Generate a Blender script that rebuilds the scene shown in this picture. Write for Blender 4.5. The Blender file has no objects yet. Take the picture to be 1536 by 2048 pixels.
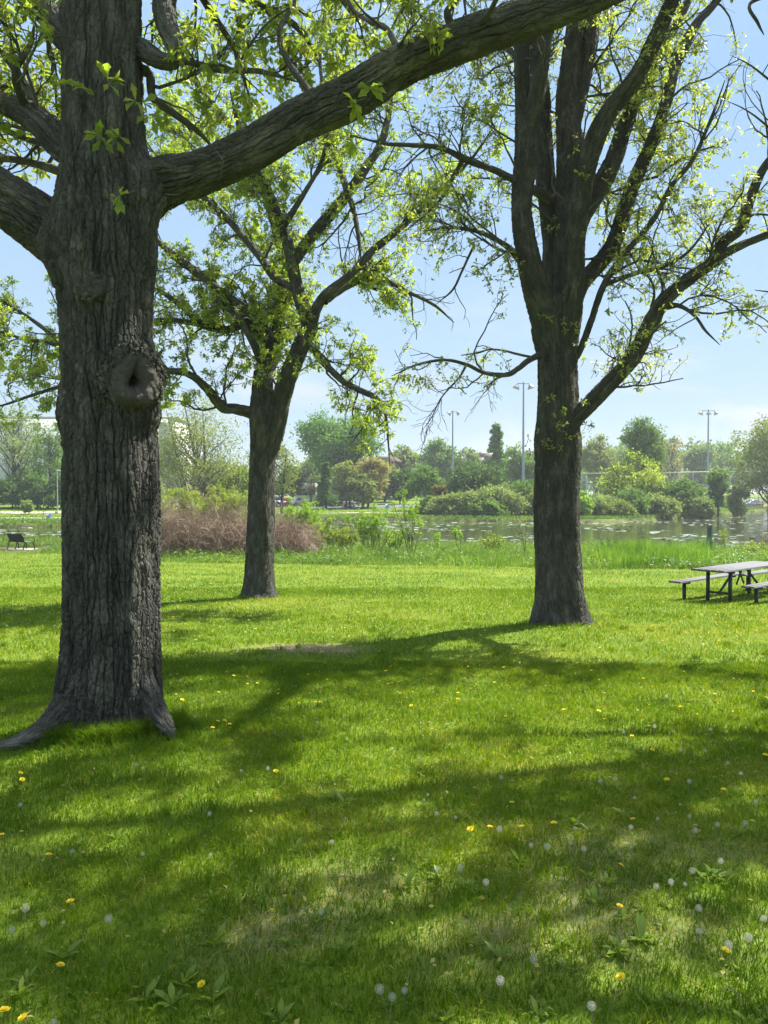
import bpy, math, random
import numpy as np
from mathutils import Vector

C = bpy.context.scene
COL = C.collection
PI = math.pi

# ------------------------------------------------------------------ camera model
F = 1538.0                       # focal length in pixels of the 1536 x 2048 photograph
CAM_H = 1.6
PITCH = math.radians(1.45)
cam_pos = np.array([0.0, 0.0, CAM_H])
fw = np.array([0, math.cos(PITCH), -math.sin(PITCH)])
up = np.array([0, math.sin(PITCH), math.cos(PITCH)])
rt = np.array([1.0, 0, 0])


def ray(px, py):
    r = fw + (px - 768) / F * rt + (1024 - py) / F * up
    return r / r[1]


def P(px, py, d):
    """point seen at a pixel, d metres in front of the camera"""
    return cam_pos + ray(px, py) * d


# ------------------------------------------------------------------ numpy helpers
def hash2(ix, iy, seed):
    h = (ix.astype(np.int64) * 374761393 + iy.astype(np.int64) * 668265263 + seed * 974711) & 0x7fffffff
    h = ((h ^ (h >> 13)) * 1274126177) & 0x7fffffff
    return ((h ^ (h >> 16)) & 0xffff) / 65535.0


def vnoise(x, y, seed=0):
    x = np.asarray(x, float); y = np.asarray(y, float)
    ix = np.floor(x); iy = np.floor(y)
    fx = x - ix; fy = y - iy
    fx = fx * fx * (3 - 2 * fx); fy = fy * fy * (3 - 2 * fy)
    a = hash2(ix, iy, seed); b = hash2(ix + 1, iy, seed)
    c = hash2(ix, iy + 1, seed); d = hash2(ix + 1, iy + 1, seed)
    return a * (1 - fx) * (1 - fy) + b * fx * (1 - fy) + c * (1 - fx) * fy + d * fx * fy


def sstep(a, b, x):
    t = np.clip((np.asarray(x, float) - a) / (b - a), 0, 1)
    return t * t * (3 - 2 * t)


def nrm(v):
    return v / np.maximum(np.linalg.norm(v, axis=-1, keepdims=True), 1e-9)


# ------------------------------------------------------------------ terrain
WATER = -1.9
_ps = (np.array([-900, -300, 0, 130, 500, 800, 1200, 1450, 1536, 1800, 2600]) - 768) / F
_near = np.array([62, 57, 54, 53, 52, 50.5, 48, 45, 44, 44, 44.0])
_pf = (np.array([-900, -200, 0, 130, 400, 700, 1000, 1200, 1300, 1400, 1536, 1700, 2600]) - 768) / F
_far = np.array([70, 72, 76, 77, 88, 97, 92, 90, 96, 109, 150, 190, 230.0])
_pm = (np.array([-900, 0, 130, 320, 700, 1000, 1200, 1400, 1536, 1800, 2600]) - 768) / F
_mead = np.array([44, 42, 39, 33.5, 32, 31, 28.5, 29, 32, 36, 40.0])


def near_shore(a): return np.interp(a, _ps, _near)
def far_shore(a): return np.interp(a, _pf, _far)
def meadow_line(a): return np.interp(a, _pm, _mead)


def terrain(x, y):
    x = np.asarray(x, float); y = np.asarray(y, float)
    yc = np.maximum(y, 3.0)
    a = np.clip(x / yc, -2, 2)
    base = -0.045 * np.clip(y, -12, 32) - 0.2 * sstep(31, 47, y)
    base = base + 0.05 * (vnoise(x / 1.9, y / 1.9, 1) - .5) + 0.022 * (vnoise(x / .5, y / .5, 2) - .5)
    n = near_shore(a) + 1.6 * (vnoise(x / 3.0, y / 3.0, 3) - .5)
    f = far_shore(a) + 2.6 * (vnoise(x / 5.0, 7.7, 4) - .5) + .8 * (vnoise(x / 1.2, 2.2, 14) - .5)
    s = y - f
    farland = -1.55 + .33 * sstep(0, 26, s) + 1.1 * sstep(18, 62, s) + .12 * (vnoise(x / 4, y / 4, 5) - .5) * sstep(0, 5, s)
    t = n - y
    nearz = -2.45 + (base + 2.45) * sstep(-1.2, 2.2, t)
    farz = -2.45 + (farland + 2.45) * sstep(-.35, .5, s)
    return np.where(y < (n + f) / 2, nearz, farz)


def ground_z(x, y): return float(terrain(np.array([x]), np.array([y]))[0])


_ts = np.concatenate([np.linspace(1.2, 20, 1500), np.linspace(20, 400, 6000)])


def G(px, py, h=0.0):
    """ground point (lifted by h) under a pixel"""
    r = ray(px, py)
    pts = cam_pos + _ts[:, None] * r
    z = np.maximum(terrain(pts[:, 0], pts[:, 1]), WATER) + h
    k = np.argmax(pts[:, 2] <= z)
    p = pts[k].copy()
    return p


def D(px, d):
    """ground point at depth d in the column px"""
    x = (px - 768) / F * d
    return np.array([x, d, ground_z(x, d)])


# ------------------------------------------------------------------ materials
def mat(name):
    m = bpy.data.materials.new(name)
    m.use_nodes = True
    nt = m.node_tree
    nt.nodes.clear()
    out = nt.nodes.new('ShaderNodeOutputMaterial')
    return m, nt, out


def N(nt, t, **kw):
    n = nt.nodes.new(t)
    for k, v in kw.items():
        if k in ('operation', 'blend_type', 'data_type', 'attribute_name', 'attribute_type', 'feature', 'distance',
                 'noise_dimensions', 'voronoi_dimensions', 'wave_type', 'bands_direction', 'sky_type', 'sun_disc',
                 'sun_elevation', 'sun_rotation', 'air_density', 'dust_density', 'ozone_density', 'altitude', 'clamp', 'invert',
                 'interpolation_type', 'vector_type'):
            setattr(n, k, v)
        else:
            key = int(k[1:]) if k[0] == 'i' and k[1:].isdigit() else k.replace('_', ' ')
            n.inputs[key].default_value = v
    return n


def L(nt, a, b): nt.links.new(a, b)


def ramp(nt, fac, stops, interp='LINEAR'):
    n = nt.nodes.new('ShaderNodeValToRGB')
    n.color_ramp.interpolation = interp
    e = n.color_ramp.elements
    while len(e) > 1: e.remove(e[-1])
    for i, (p, c) in enumerate(stops):
        q = e[0] if i == 0 else e.new(p)
        q.position = p
        q.color = (*c, 1) if len(c) == 3 else c
    L(nt, fac, n.inputs[0])
    return n.outputs[0]


def leaf_mat(name, stops, trans_tint=(1.15, 1.25, .55), tr=.45, rough=.45, spec=.35):
    m, nt, out = mat(name)
    at = N(nt, 'ShaderNodeAttribute', attribute_name='rnd')
    col = ramp(nt, at.outputs['Fac'], stops)
    bs = N(nt, 'ShaderNodeBsdfPrincipled', Roughness=rough)
    bs.inputs['Specular IOR Level'].default_value = spec
    L(nt, col, bs.inputs['Base Color'])
    mul = N(nt, 'ShaderNodeMix', data_type='RGBA', blend_type='MULTIPLY')
    mul.inputs[0].default_value = 1
    L(nt, col, mul.inputs[6]); mul.inputs[7].default_value = (*trans_tint, 1)
    tl = N(nt, 'ShaderNodeBsdfTranslucent')
    L(nt, mul.outputs[2], tl.inputs[0])
    mx = N(nt, 'ShaderNodeMixShader', i0=tr)
    L(nt, bs.outputs[0], mx.inputs[1]); L(nt, tl.outputs[0], mx.inputs[2])
    L(nt, mx.outputs[0], out.inputs[0])
    return m


def simple_mat(name, col, rough=.6, metal=0., var=.25, scale=8., bump=0., spec=.4):
    m, nt, out = mat(name)
    tc = N(nt, 'ShaderNodeTexCoord')
    no = N(nt, 'ShaderNodeTexNoise', Scale=scale, Detail=5., Roughness=.6)
    L(nt, tc.outputs['Object'], no.inputs['Vector'])
    c = ramp(nt, no.outputs['Fac'], [(.3, tuple(v * (1 - var) for v in col)), (.7, tuple(min(1, v * (1 + var)) for v in col))])
    bs = N(nt, 'ShaderNodeBsdfPrincipled', Roughness=rough, Metallic=metal)
    bs.inputs['Specular IOR Level'].default_value = spec
    L(nt, c, bs.inputs['Base Color'])
    if bump:
        b = N(nt, 'ShaderNodeBump', Strength=bump, Distance=.01)
        L(nt, no.outputs['Fac'], b.inputs['Height']); L(nt, b.outputs[0], bs.inputs['Normal'])
    L(nt, bs.outputs[0], out.inputs[0])
    return m


def bark_mat(name, c0, c1, c2, cell=15., disp=True, stretch=.13):
    m, nt, out = mat(name)
    at = N(nt, 'ShaderNodeAttribute', attribute_name='bark')
    am = N(nt, 'ShaderNodeAttribute', attribute_name='amp')
    co = at.outputs['Vector']
    # warp
    wn = N(nt, 'ShaderNodeTexNoise', Scale=4.5, Detail=3.)
    L(nt, co, wn.inputs['Vector'])
    ws = N(nt, 'ShaderNodeVectorMath', operation='SUBTRACT'); ws.inputs[1].default_value = (.5, .5, .5)
    L(nt, wn.outputs['Color'], ws.inputs[0])
    wm = N(nt, 'ShaderNodeVectorMath', operation='MULTIPLY'); wm.inputs[1].default_value = (.055, .055, .12)
    L(nt, ws.outputs[0], wm.inputs[0])
    wa = N(nt, 'ShaderNodeVectorMath', operation='ADD'); L(nt, co, wa.inputs[0]); L(nt, wm.outputs[0], wa.inputs[1])

    def scaled(sz):
        v = N(nt, 'ShaderNodeVectorMath', operation='MULTIPLY'); v.inputs[1].default_value = (1, 1, sz)
        L(nt, wa.outputs[0], v.inputs[0])
        return v.outputs[0]
    v1 = N(nt, 'ShaderNodeTexVoronoi', feature='DISTANCE_TO_EDGE', Scale=cell)
    L(nt, scaled(stretch), v1.inputs['Vector'])
    r1 = N(nt, 'ShaderNodeMapRange', interpolation_type='SMOOTHSTEP')
    r1.inputs[1].default_value = 0.0; r1.inputs[2].default_value = .12
    L(nt, v1.outputs['Distance'], r1.inputs[0])
    v2 = N(nt, 'ShaderNodeTexVoronoi', feature='DISTANCE_TO_EDGE', Scale=cell * 1.9)
    L(nt, scaled(stretch * 4.6), v2.inputs['Vector'])
    r2 = N(nt, 'ShaderNodeMapRange', interpolation_type='SMOOTHSTEP')
    r2.inputs[1].default_value = 0.0; r2.inputs[2].default_value = .15
    L(nt, v2.outputs['Distance'], r2.inputs[0])
    n1 = N(nt, 'ShaderNodeTexNoise', Scale=cell * 3., Detail=7., Roughness=.75)
    L(nt, scaled(.28), n1.inputs['Vector'])

    def mul(a, k):
        q = N(nt, 'ShaderNodeMath', operation='MULTIPLY'); L(nt, a, q.inputs[0])
        if isinstance(k, (int, float)): q.inputs[1].default_value = k
        else: L(nt, k, q.inputs[1])
        return q.outputs[0]

    def add(a, b):
        q = N(nt, 'ShaderNodeMath', operation='ADD'); L(nt, a, q.inputs[0])
        if isinstance(b, (int, float)): q.inputs[1].default_value = b
        else: L(nt, b, q.inputs[1])
        return q.outputs[0]
    h = add(add(mul(r1.outputs[0], .62), mul(r2.outputs[0], .3)), mul(n1.outputs['Fac'], .5))
    h = add(h, -.75)
    h = mul(h, am.outputs['Fac'])
    # colour: weathering and lichen in patches with shapes of their own
    n2 = N(nt, 'ShaderNodeTexNoise', Scale=9., Detail=6., Roughness=.7)
    L(nt, scaled(.35), n2.inputs['Vector'])
    col = ramp(nt, n2.outputs['Fac'], [(.32, c0), (.52, c1), (.72, c2)])
    n4 = N(nt, 'ShaderNodeTexNoise', Scale=3.2, Detail=6., Roughness=.68)
    L(nt, scaled(.6), n4.inputs['Vector'])
    lf = N(nt, 'ShaderNodeMapRange'); lf.inputs[1].default_value = .55; lf.inputs[2].default_value = .72; lf.inputs[4].default_value = .55; L(nt, n4.outputs['Fac'], lf.inputs[0])
    lm = N(nt, 'ShaderNodeMix', data_type='RGBA'); L(nt, lf.outputs[0], lm.inputs[0]); L(nt, col, lm.inputs[6]); lm.inputs[7].default_value = (c2[0] * .95, c2[1] * 1.02, c2[2] * .9, 1)
    col = lm.outputs[2]
    n3 = N(nt, 'ShaderNodeTexNoise', Scale=70., Detail=5., Roughness=.7)
    L(nt, scaled(.4), n3.inputs['Vector'])
    spk = ramp(nt, n3.outputs['Fac'], [(.35, (.6, .6, .6)), (.55, (1, 1, 1)), (.68, (1.0, 1.0, .98)), (.74, (1.9, 1.9, 1.8))])
    cm_ = N(nt, 'ShaderNodeMix', data_type='RGBA', blend_type='MULTIPLY'); cm_.inputs[0].default_value = 1
    L(nt, col, cm_.inputs[6]); L(nt, spk, cm_.inputs[7]); col = cm_.outputs[2]
    bs = N(nt, 'ShaderNodeBsdfPrincipled', Roughness=.9)
    bs.inputs['Specular IOR Level'].default_value = .15
    L(nt, col, bs.inputs['Base Color'])
    L(nt, bs.outputs[0], out.inputs[0])
    if disp:
        dp = N(nt, 'ShaderNodeDisplacement', Midlevel=0., Scale=1.)
        L(nt, h, dp.inputs['Height'])
        L(nt, dp.outputs[0], out.inputs['Displacement'])
        m.displacement_method = 'BOTH'
    return m


M = {}
M['bark'] = bark_mat('oak_bark', (.046, .045, .039), (.084, .081, .07), (.19, .18, .155), cell=18., stretch=.072)
M['bark_far'] = bark_mat('distant_bark', (.04, .036, .032), (.065, .06, .05), (.1, .09, .08), disp=False)
M['bark_olive'] = bark_mat('olive_bark', (.06, .055, .04), (.1, .095, .06), (.15, .13, .09), disp=False)
M['oak'] = leaf_mat('oak_leaf', [(0, (.19, .26, .045)), (.5, (.28, .34, .06)), (.85, (.36, .39, .075)), (1, (.36, .31, .09))], tr=.62)
M['oak_mid'] = leaf_mat('oak_leaf_middle', [(0, (.2, .28, .045)), (.5, (.3, .37, .06)), (.9, (.4, .43, .08)), (1, (.42, .36, .09))], tr=.62)
M['oak_pale'] = leaf_mat('oak_leaf_pale', [(0, (.21, .265, .08)), (.5, (.32, .36, .1)), (.9, (.41, .42, .12)), (1, (.43, .36, .13))], tr=.58, rough=.35, spec=.5)
M['catkin'] = leaf_mat('oak_catkin', [(0, (.22, .18, .05)), (1, (.32, .25, .07))], tr=.3)
M['grass'] = leaf_mat('lawn_blades', [(0, (.052, .13, .008)), (.45, (.118, .21, .010)), (.8, (.2, .285, .016)), (.93, (.31, .32, .04)), (1, (.47, .4, .18))],
                      trans_tint=(1.35, 1.2, .25), tr=.48, rough=.5, spec=.14)
M['meadow'] = leaf_mat('meadow_leaves', [(0, (.08, .15, .02)), (.5, (.12, .21, .03)), (.9, (.19, .26, .045)), (1, (.33, .27, .12))], tr=.45)
M['reed'] = leaf_mat('reed_blades', [(0, (.10, .2, .018)), (.7, (.16, .28, .03)), (1, (.24, .31, .06))], tr=.5)
M['dry'] = leaf_mat('dry_stems', [(0, (.2, .13, .09)), (.6, (.32, .22, .155)), (1, (.5, .4, .28))], trans_tint=(1, 1, 1), tr=.12)
M['straw'] = leaf_mat('straw_stems', [(0, (.28, .22, .13)), (1, (.45, .38, .25))], trans_tint=(1, 1, 1), tr=.15)
M['weed'] = leaf_mat('dock_leaf', [(0, (.13, .22, .025)), (.7, (.2, .29, .035)), (1, (.28, .35, .06))], tr=.5, rough=.4)
M['petal'] = leaf_mat('dandelion_petal', [(0, (.78, .6, .01)), (1, (.9, .74, .03))], trans_tint=(1, 1, 1), tr=.3)
M['fluff'] = leaf_mat('dandelion_fluff', [(0, (.5, .48, .42)), (1, (.72, .7, .64))], trans_tint=(1, 1, 1), tr=.4)
M['stem'] = leaf_mat('dandelion_stem', [(0, (.16, .2, .06)), (1, (.3, .26, .14))], tr=.2)


def green(name, lo, hi, tr=.38):
    mid = tuple((a + b) / 2 for a, b in zip(lo, hi))
    return leaf_mat(name, [(0, lo), (.5, mid), (1, hi)], tr=tr, rough=.65, spec=.12)


M['g_cotton'] = green('cottonwood_leaf', (0.0805, 0.177, 0.0359), (0.161, 0.29, 0.0575))
M['g_dark'] = green('dark_leaf', (0.051, 0.113, 0.0292), (0.109, 0.191, 0.0423))
M['g_mid'] = green('mid_leaf', (0.0966, 0.177, 0.0359), (0.177, 0.274, 0.0575))
M['g_olive'] = green('olive_leaf', (0.161, 0.209, 0.0504), (0.274, 0.306, 0.0862))
M['g_yellow'] = green('yellow_green_leaf', (0.209, 0.29, 0.0316), (0.354, 0.419, 0.0575), .45)
M['g_bright'] = green('bright_leaf', (0.177, 0.306, 0.0287), (0.322, 0.467, 0.0504), .48)
M['g_grey'] = green('grey_green_leaf', (0.161, 0.225, 0.0719), (0.274, 0.322, 0.115))
M['g_ever'] = green('evergreen_leaf', (0.0637, 0.127, 0.0325), (0.137, 0.209, 0.0569), .25)
M['g_orange'] = green('orange_leaf', (.17, .13, .05), (.26, .19, .08)) if True else green('orange_leaf', (0.386, 0.225, 0.0575), (0.547, 0.322, 0.101))
M['g_tan'] = green('tan_leaf', (0.274, 0.241, 0.0862), (0.386, 0.322, 0.129))
M['white_paint'] = simple_mat('white_wall', (.58, .58, .57), .7, var=.06)
M['grey_panel'] = simple_mat('grey_panel', (.35, .36, .37), .6, var=.1)
M['brown_roof'] = simple_mat('brown_roof', (.2, .15, .12), .8, var=.2)
M['dark_glass'] = simple_mat('window_glass', (.05, .065, .08), .08, var=.2, spec=.8)
M['frame'] = simple_mat('window_frame', (.3, .3, .3), .5)
M['pole_steel'] = simple_mat('galvanised_pole', (.23, .29, .32), .5, .35, var=.12)
M['lamp_shell'] = simple_mat('lamp_shell', (.3, .33, .35), .45, .3, var=.12)
M['lamp_lens'] = simple_mat('lamp_lens', (.6, .62, .62), .15, 0, var=.1, spec=.7)
M['pale_pole'] = simple_mat('pale_pole', (.4, .41, .41), .5, .1, var=.08)
M['concrete'] = simple_mat('concrete', (.36, .34, .31), .85, var=.2, scale=20, bump=.3)
M['green_metal'] = simple_mat('dark_green_metal', (.022, .035, .03), .45, .3, var=.3, scale=20)
M['black_metal'] = simple_mat('black_metal', (.018, .02, .02), .4, .4, var=.3, scale=20)
M['post_green'] = simple_mat('post_green', (.05, .09, .07), .55, .2, var=.25, scale=14)
M['blue_sign'] = simple_mat('blue_sign', (.22, .36, .55), .4, var=.1)
M['wire'] = simple_mat('fence_wire', (.38, .4, .41), .5, .5)
M['yellow_cap'] = simple_mat('fence_cap', (.55, .52, .25), .5)
M['rubber'] = simple_mat('tyre_rubber', (.02, .02, .02), .8)
M['hub'] = simple_mat('wheel_rim', (.5, .5, .52), .3, .7)
M['car_silver'] = simple_mat('car_silver', (.5, .53, .57), .22, .5, var=.05)
M['car_white'] = simple_mat('car_white', (.5, .51, .52), .25, 0, var=.04)
M['car_blue'] = simple_mat('car_blue', (.2, .28, .38), .22, .5, var=.05)
M['car_dark'] = simple_mat('car_dark', (.06, .065, .075), .22, .4, var=.05)
M['car_red'] = simple_mat('car_red', (.3, .05, .04), .25, .2, var=.05)
M['tail_lamp'] = simple_mat('tail_lamp', (.4, .02, .02), .2)
M['head_lamp'] = simple_mat('head_lamp', (.7, .72, .74), .1)
M['red_seat'] = simple_mat('red_brown_wood', (.2, .09, .07), .6)
M['gravel'] = simple_mat('tan_gravel', (.42, .35, .26), .9, var=.18, scale=1.2)
M['asphalt'] = simple_mat('grey_asphalt', (.12, .12, .12), .9, var=.2, scale=1.5)
M['stone'] = simple_mat('shore_stone', (.24, .22, .18), .85, var=.3, scale=5, bump=.5)
M['twig'] = simple_mat('fallen_twig', (.16, .13, .10), .9, var=.3, scale=30)


# ------------------------------------------------------------------ mesh building
def build(name, V, F4=None, F3=None, m=None, parent=None, org=(0, 0, 0), attrs=None, smooth=False, vec=None):
    V = np.asarray(V, float) - np.asarray(org, float)
    me = bpy.data.meshes.new(name)
    F4 = np.zeros((0, 4), int) if F4 is None else np.asarray(F4, int).reshape(-1, 4)
    F3 = np.zeros((0, 3), int) if F3 is None else np.asarray(F3, int).reshape(-1, 3)
    me.vertices.add(len(V)); me.vertices.foreach_set('co', V.astype(np.float32).ravel())
    idx = np.concatenate([F4.ravel(), F3.ravel()]).astype(np.int32)
    me.loops.add(len(idx)); me.loops.foreach_set('vertex_index', idx)
    n4, n3 = len(F4), len(F3)
    st = np.concatenate([np.arange(n4) * 4, n4 * 4 + np.arange(n3) * 3]).astype(np.int32)
    me.polygons.add(n4 + n3); me.polygons.foreach_set('loop_start', st)
    if smooth: me.polygons.foreach_set('use_smooth', np.ones(n4 + n3, bool))
    me.update(calc_edges=True); me.validate()
    for k, v in (attrs or {}).items():
        a = me.attributes.new(k, 'FLOAT', 'POINT'); a.data.foreach_set('value', np.asarray(v, np.float32).ravel())
    for k, v in (vec or {}).items():
        a = me.attributes.new(k, 'FLOAT_VECTOR', 'POINT'); a.data.foreach_set('vector', np.asarray(v, np.float32).ravel())
    if m is not None: me.materials.append(M[m] if isinstance(m, str) else m)
    o = bpy.data.objects.new(name, me); COL.objects.link(o)
    if parent is not None: o.parent = parent
    return o


def tag(o, label=None, cat=None, group=None, kind=None):
    if label: o['label'] = label
    if cat: o['category'] = cat
    if group: o['group'] = group
    if kind: o['kind'] = kind
    return o


def thing(name, label, cat, loc=(0, 0, 0), rz=0., group=None):
    o = bpy.data.objects.new(name, None); COL.objects.link(o)
    o.location = [float(v) for v in loc]; o.rotation_euler = (0, 0, rz)
    o.empty_display_size = .2
    return tag(o, label, cat, group)


def dup_tree(src, loc=None, rz=None, label=None, scale=None, rot=None):
    r = src.copy(); COL.objects.link(r)
    if loc is not None: r.location = [float(v) for v in loc]
    if rz is not None: r.rotation_euler = (0, 0, rz)
    if rot is not None: r.rotation_euler = rot
    if scale is not None: r.scale = (scale,) * 3
    if label: r['label'] = label
    for ch in list(src.children):
        c = ch.copy(); COL.objects.link(c); c.parent = r
        for g in list(ch.children):
            d = g.copy(); COL.objects.link(d); d.parent = c
    return r


class Acc:
    """collects shapes for one mesh"""
    def __init__(s): s.V = []; s.q = []; s.t = []; s.n = 0

    def add(s, V, q=None, t=None):
        V = np.asarray(V, float)
        if q is not None and len(q): s.q.append(np.asarray(q, int) + s.n)
        if t is not None and len(t): s.t.append(np.asarray(t, int) + s.n)
        s.V.append(V); s.n += len(V)
        return s

    def box(s, lo, hi, R=None, bev=0.0):
        lo = np.array(lo, float); hi = np.array(hi, float)
        if bev <= 0:
            c = np.array([[x, y, z] for z in (0, 1) for y in (0, 1) for x in (0, 1)], float)
            V = lo + c * (hi - lo)
            q = [[0, 2, 3, 1], [4, 5, 7, 6], [0, 1, 5, 4], [2, 6, 7, 3], [0, 4, 6, 2], [1, 3, 7, 5]]
            t = None
        else:
            b = bev; V = []; ix = {}
            for z in (0, 1):
                for y in (0, 1):
                    for x in (0, 1):
                        for ax in range(3):
                            p = [lo[0] + b if x == 0 else hi[0] - b, lo[1] + b if y == 0 else hi[1] - b, lo[2] + b if z == 0 else hi[2] - b]
                            p[ax] = (lo if (x, y, z)[ax] == 0 else hi)[ax]
                            ix[(x, y, z, ax)] = len(V); V.append(p)
            q = []; t = []
            for ax in range(3):
                o1, o2 = [k for k in range(3) if k != ax]
                for e in (0, 1):
                    f = []
                    for (i, j) in ((0, 0), (1, 0), (1, 1), (0, 1)):
                        k = [0, 0, 0]; k[ax] = e; k[o1] = i; k[o2] = j
                        f.append(ix[(*k, ax)])
                    q.append(f)
            for ax in range(3):
                o1, o2 = [k for k in range(3) if k != ax]
                for i in (0, 1):
                    for j in (0, 1):
                        k = [0, 0, 0]; k[o1] = i; k[o2] = j; k2 = list(k); k2[ax] = 1
                        q.append([ix[(*k, o1)], ix[(*k2, o1)], ix[(*k2, o2)], ix[(*k, o2)]])
            for x in (0, 1):
                for y in (0, 1):
                    for z in (0, 1):
                        t.append([ix[(x, y, z, a)] for a in range(3)])
            V = np.array(V)
        if R is not None: V = np.asarray(R)(V)
        return s.add(V, q, t)

    def tube(s, path, rad, nseg=8, cap=True):
        path = np.asarray(path, float); rad = np.broadcast_to(np.asarray(rad, float), (len(path),))
        V, q = sweep(path, rad, nseg)
        t = []
        if cap:
            n = len(V); V = np.concatenate([V, path[[0, -1]]])
            m = len(path)
            for k in range(nseg):
                t.append([n, (k + 1) % nseg, k]); t.append([n + 1, (m - 1) * nseg + k, (m - 1) * nseg + (k + 1) % nseg])
        return s.add(V, q, t)

    def lathe(s, prof, nseg=16, R=None):
        prof = np.asarray(prof, float); m = len(prof)
        th = np.arange(nseg) / nseg * 2 * PI
        V = np.stack([prof[:, 0, None] * np.cos(th), prof[:, 0, None] * np.sin(th), np.repeat(prof[:, 1, None], nseg, 1)], -1).reshape(-1, 3)
        q = [[i * nseg + k, i * nseg + (k + 1) % nseg, (i + 1) * nseg + (k + 1) % nseg, (i + 1) * nseg + k] for i in range(m - 1) for k in range(nseg)]
        if R is not None: V = R(V)
        return s.add(V, q)

    def prism(s, poly, y0, y1):
        """outline in x,z extruded along y"""
        n = len(poly); p = np.asarray(poly, float)
        V = np.concatenate([np.stack([p[:, 0], np.full(n, y0), p[:, 1]], -1), np.stack([p[:, 0], np.full(n, y1), p[:, 1]], -1)])
        q = [[k, (k + 1) % n, n + (k + 1) % n, n + k] for k in range(n)]
        t = []
        for k in range(1, n - 1): t += [[0, k + 1, k], [n, n + k, n + k + 1]]
        return s.add(V, q, t)

    def build(s, name, m, parent=None, org=(0, 0, 0), smooth=False, attrs=None):
        if not s.V: return None
        return build(name, np.concatenate(s.V), np.concatenate(s.q) if s.q else None, np.concatenate(s.t) if s.t else None, m, parent, org, attrs, smooth)


def frames(paths):
    """paths (T,m,3) -> tangents and two normals"""
    t = np.gradient(paths, axis=1); t = nrm(t)
    ov = nrm(paths[:, -1] - paths[:, 0])
    ref = np.zeros_like(ov); k = np.argmin(np.abs(ov), axis=1); ref[np.arange(len(ov)), k] = 1
    u = nrm(np.cross(t, ref[:, None, :])); v = np.cross(t, u)
    return t, u, v


def sweep(path, rad, nseg):
    path = path[None]; t, u, v = frames(path)
    m = path.shape[1]
    th = np.arange(nseg) / nseg * 2 * PI
    V = path[0][:, None] + rad[:, None, None] * (np.cos(th)[None, :, None] * u[0][:, None] + np.sin(th)[None, :, None] * v[0][:, None])
    i = np.arange(m - 1)[:, None] * nseg; k = np.arange(nseg)[None]; k2 = (k + 1) % nseg
    q = np.stack([i + k, i + k2, i + nseg + k2, i + nseg + k], -1).reshape(-1, 4)
    return V.reshape(-1, 3), q


def catmull(pts, step):
    """smooth polyline (n,k) resampled about every step metres"""
    pts = np.asarray(pts, float)
    p = np.concatenate([[2 * pts[0] - pts[1]], pts, [2 * pts[-1] - pts[-2]]])
    out = []
    for i in range(1, len(p) - 2):
        d = np.linalg.norm(p[i + 1][:3] - p[i][:3]); n = max(2, int(d / step))
        t = np.linspace(0, 1, n, endpoint=False)[:, None]
        a, b, c, e = p[i - 1], p[i], p[i + 1], p[i + 2]
        out.append(.5 * ((2 * b) + (-a + c) * t + (2 * a - 5 * b + 4 * c - e) * t ** 2 + (-a + 3 * b - 3 * c + e) * t ** 3))
    out.append(p[-2][None])
    return np.concatenate(out)


def resample(path, rad, n):
    s = np.concatenate([[0], np.cumsum(np.linalg.norm(np.diff(path, axis=0), axis=1))])
    q = np.linspace(0, s[-1], n)
    return np.stack([np.interp(q, s, path[:, k]) for k in range(3)], -1), np.interp(q, s, rad)


LEAF = {
    # x (half width), y (along), z (fold)
    'oak': (np.array([[0, 0, 0], [-.06, .22, .02], [.06, .22, .02], [-.13, .42, .05], [.13, .42, .05], [-.13, .55, .05], [.13, .55, .05], [-.15, .76, .05], [.15, .76, .05],
                      [0, .5, -.03], [0, 1., -.12], [-.22, .64, .07], [.22, .64, .07]]),
            [[0, 2, 9, 1], [1, 9, 5, 3], [2, 4, 6, 9], [9, 10, 7, 5], [9, 6, 8, 10]], [[5, 7, 11], [6, 12, 8]]),
    'simple': (np.array([[0, 0, 0], [-.15, .5, .05], [.15, .5, .05], [-.17, .75, .05], [.17, .75, .05], [0, 1, -.1], [0, .55, -.03]]),
               [[0, 2, 6, 1], [1, 6, 5, 3], [2, 4, 5, 6]], []),
    'diamond': (np.array([[0, 0, 0], [-.3, .5, .06], [.3, .5, .06], [0, 1, -.04]]), [[0, 2, 3, 1]], []),
    'catkin': (np.array([[-.03, 0, 0], [.03, 0, 0], [.035, .5, .05], [-.035, .5, .05], [0, 1, 0]]), [[0, 1, 2, 3]], [[3, 2, 4]]),
    'long': (np.array([[-.03, 0, 0], [.03, 0, 0], [-.13, .35, .05], [.13, .35, .05], [-.15, .65, .0], [.15, .65, .0], [0, 1, -.14], [0, .35, .0], [0, .65, -.05]]),
             [[0, 1, 7, 2], [1, 3, 5, 7], [2, 7, 8, 4], [7, 5, 6, 8]], [[4, 8, 6]]),
}


def leaves(Pp, Dd, Nn, S, kind):
    """numpy: place T leaves"""
    tv, q, t = LEAF[kind]
    Dd = nrm(Dd); W = nrm(np.cross(Dd, Nn)); Nn = np.cross(W, Dd)
    S = np.broadcast_to(S, (len(Pp),))[:, None, None]
    V = Pp[:, None] + S * (tv[None, :, 0, None] * W[:, None] + tv[None, :, 1, None] * Dd[:, None] + tv[None, :, 2, None] * Nn[:, None])
    k = len(tv); off = (np.arange(len(Pp)) * k)[:, None, None]
    q = (np.array(q, int).reshape(1, -1, 4) + off).reshape(-1, 4)
    t = (np.array(t, int).reshape(1, -1, 3) + off).reshape(-1, 3)
    return V.reshape(-1, 3), q, t, k


def rdir(rng, n): return nrm(rng.normal(size=(n, 3)))


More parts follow.
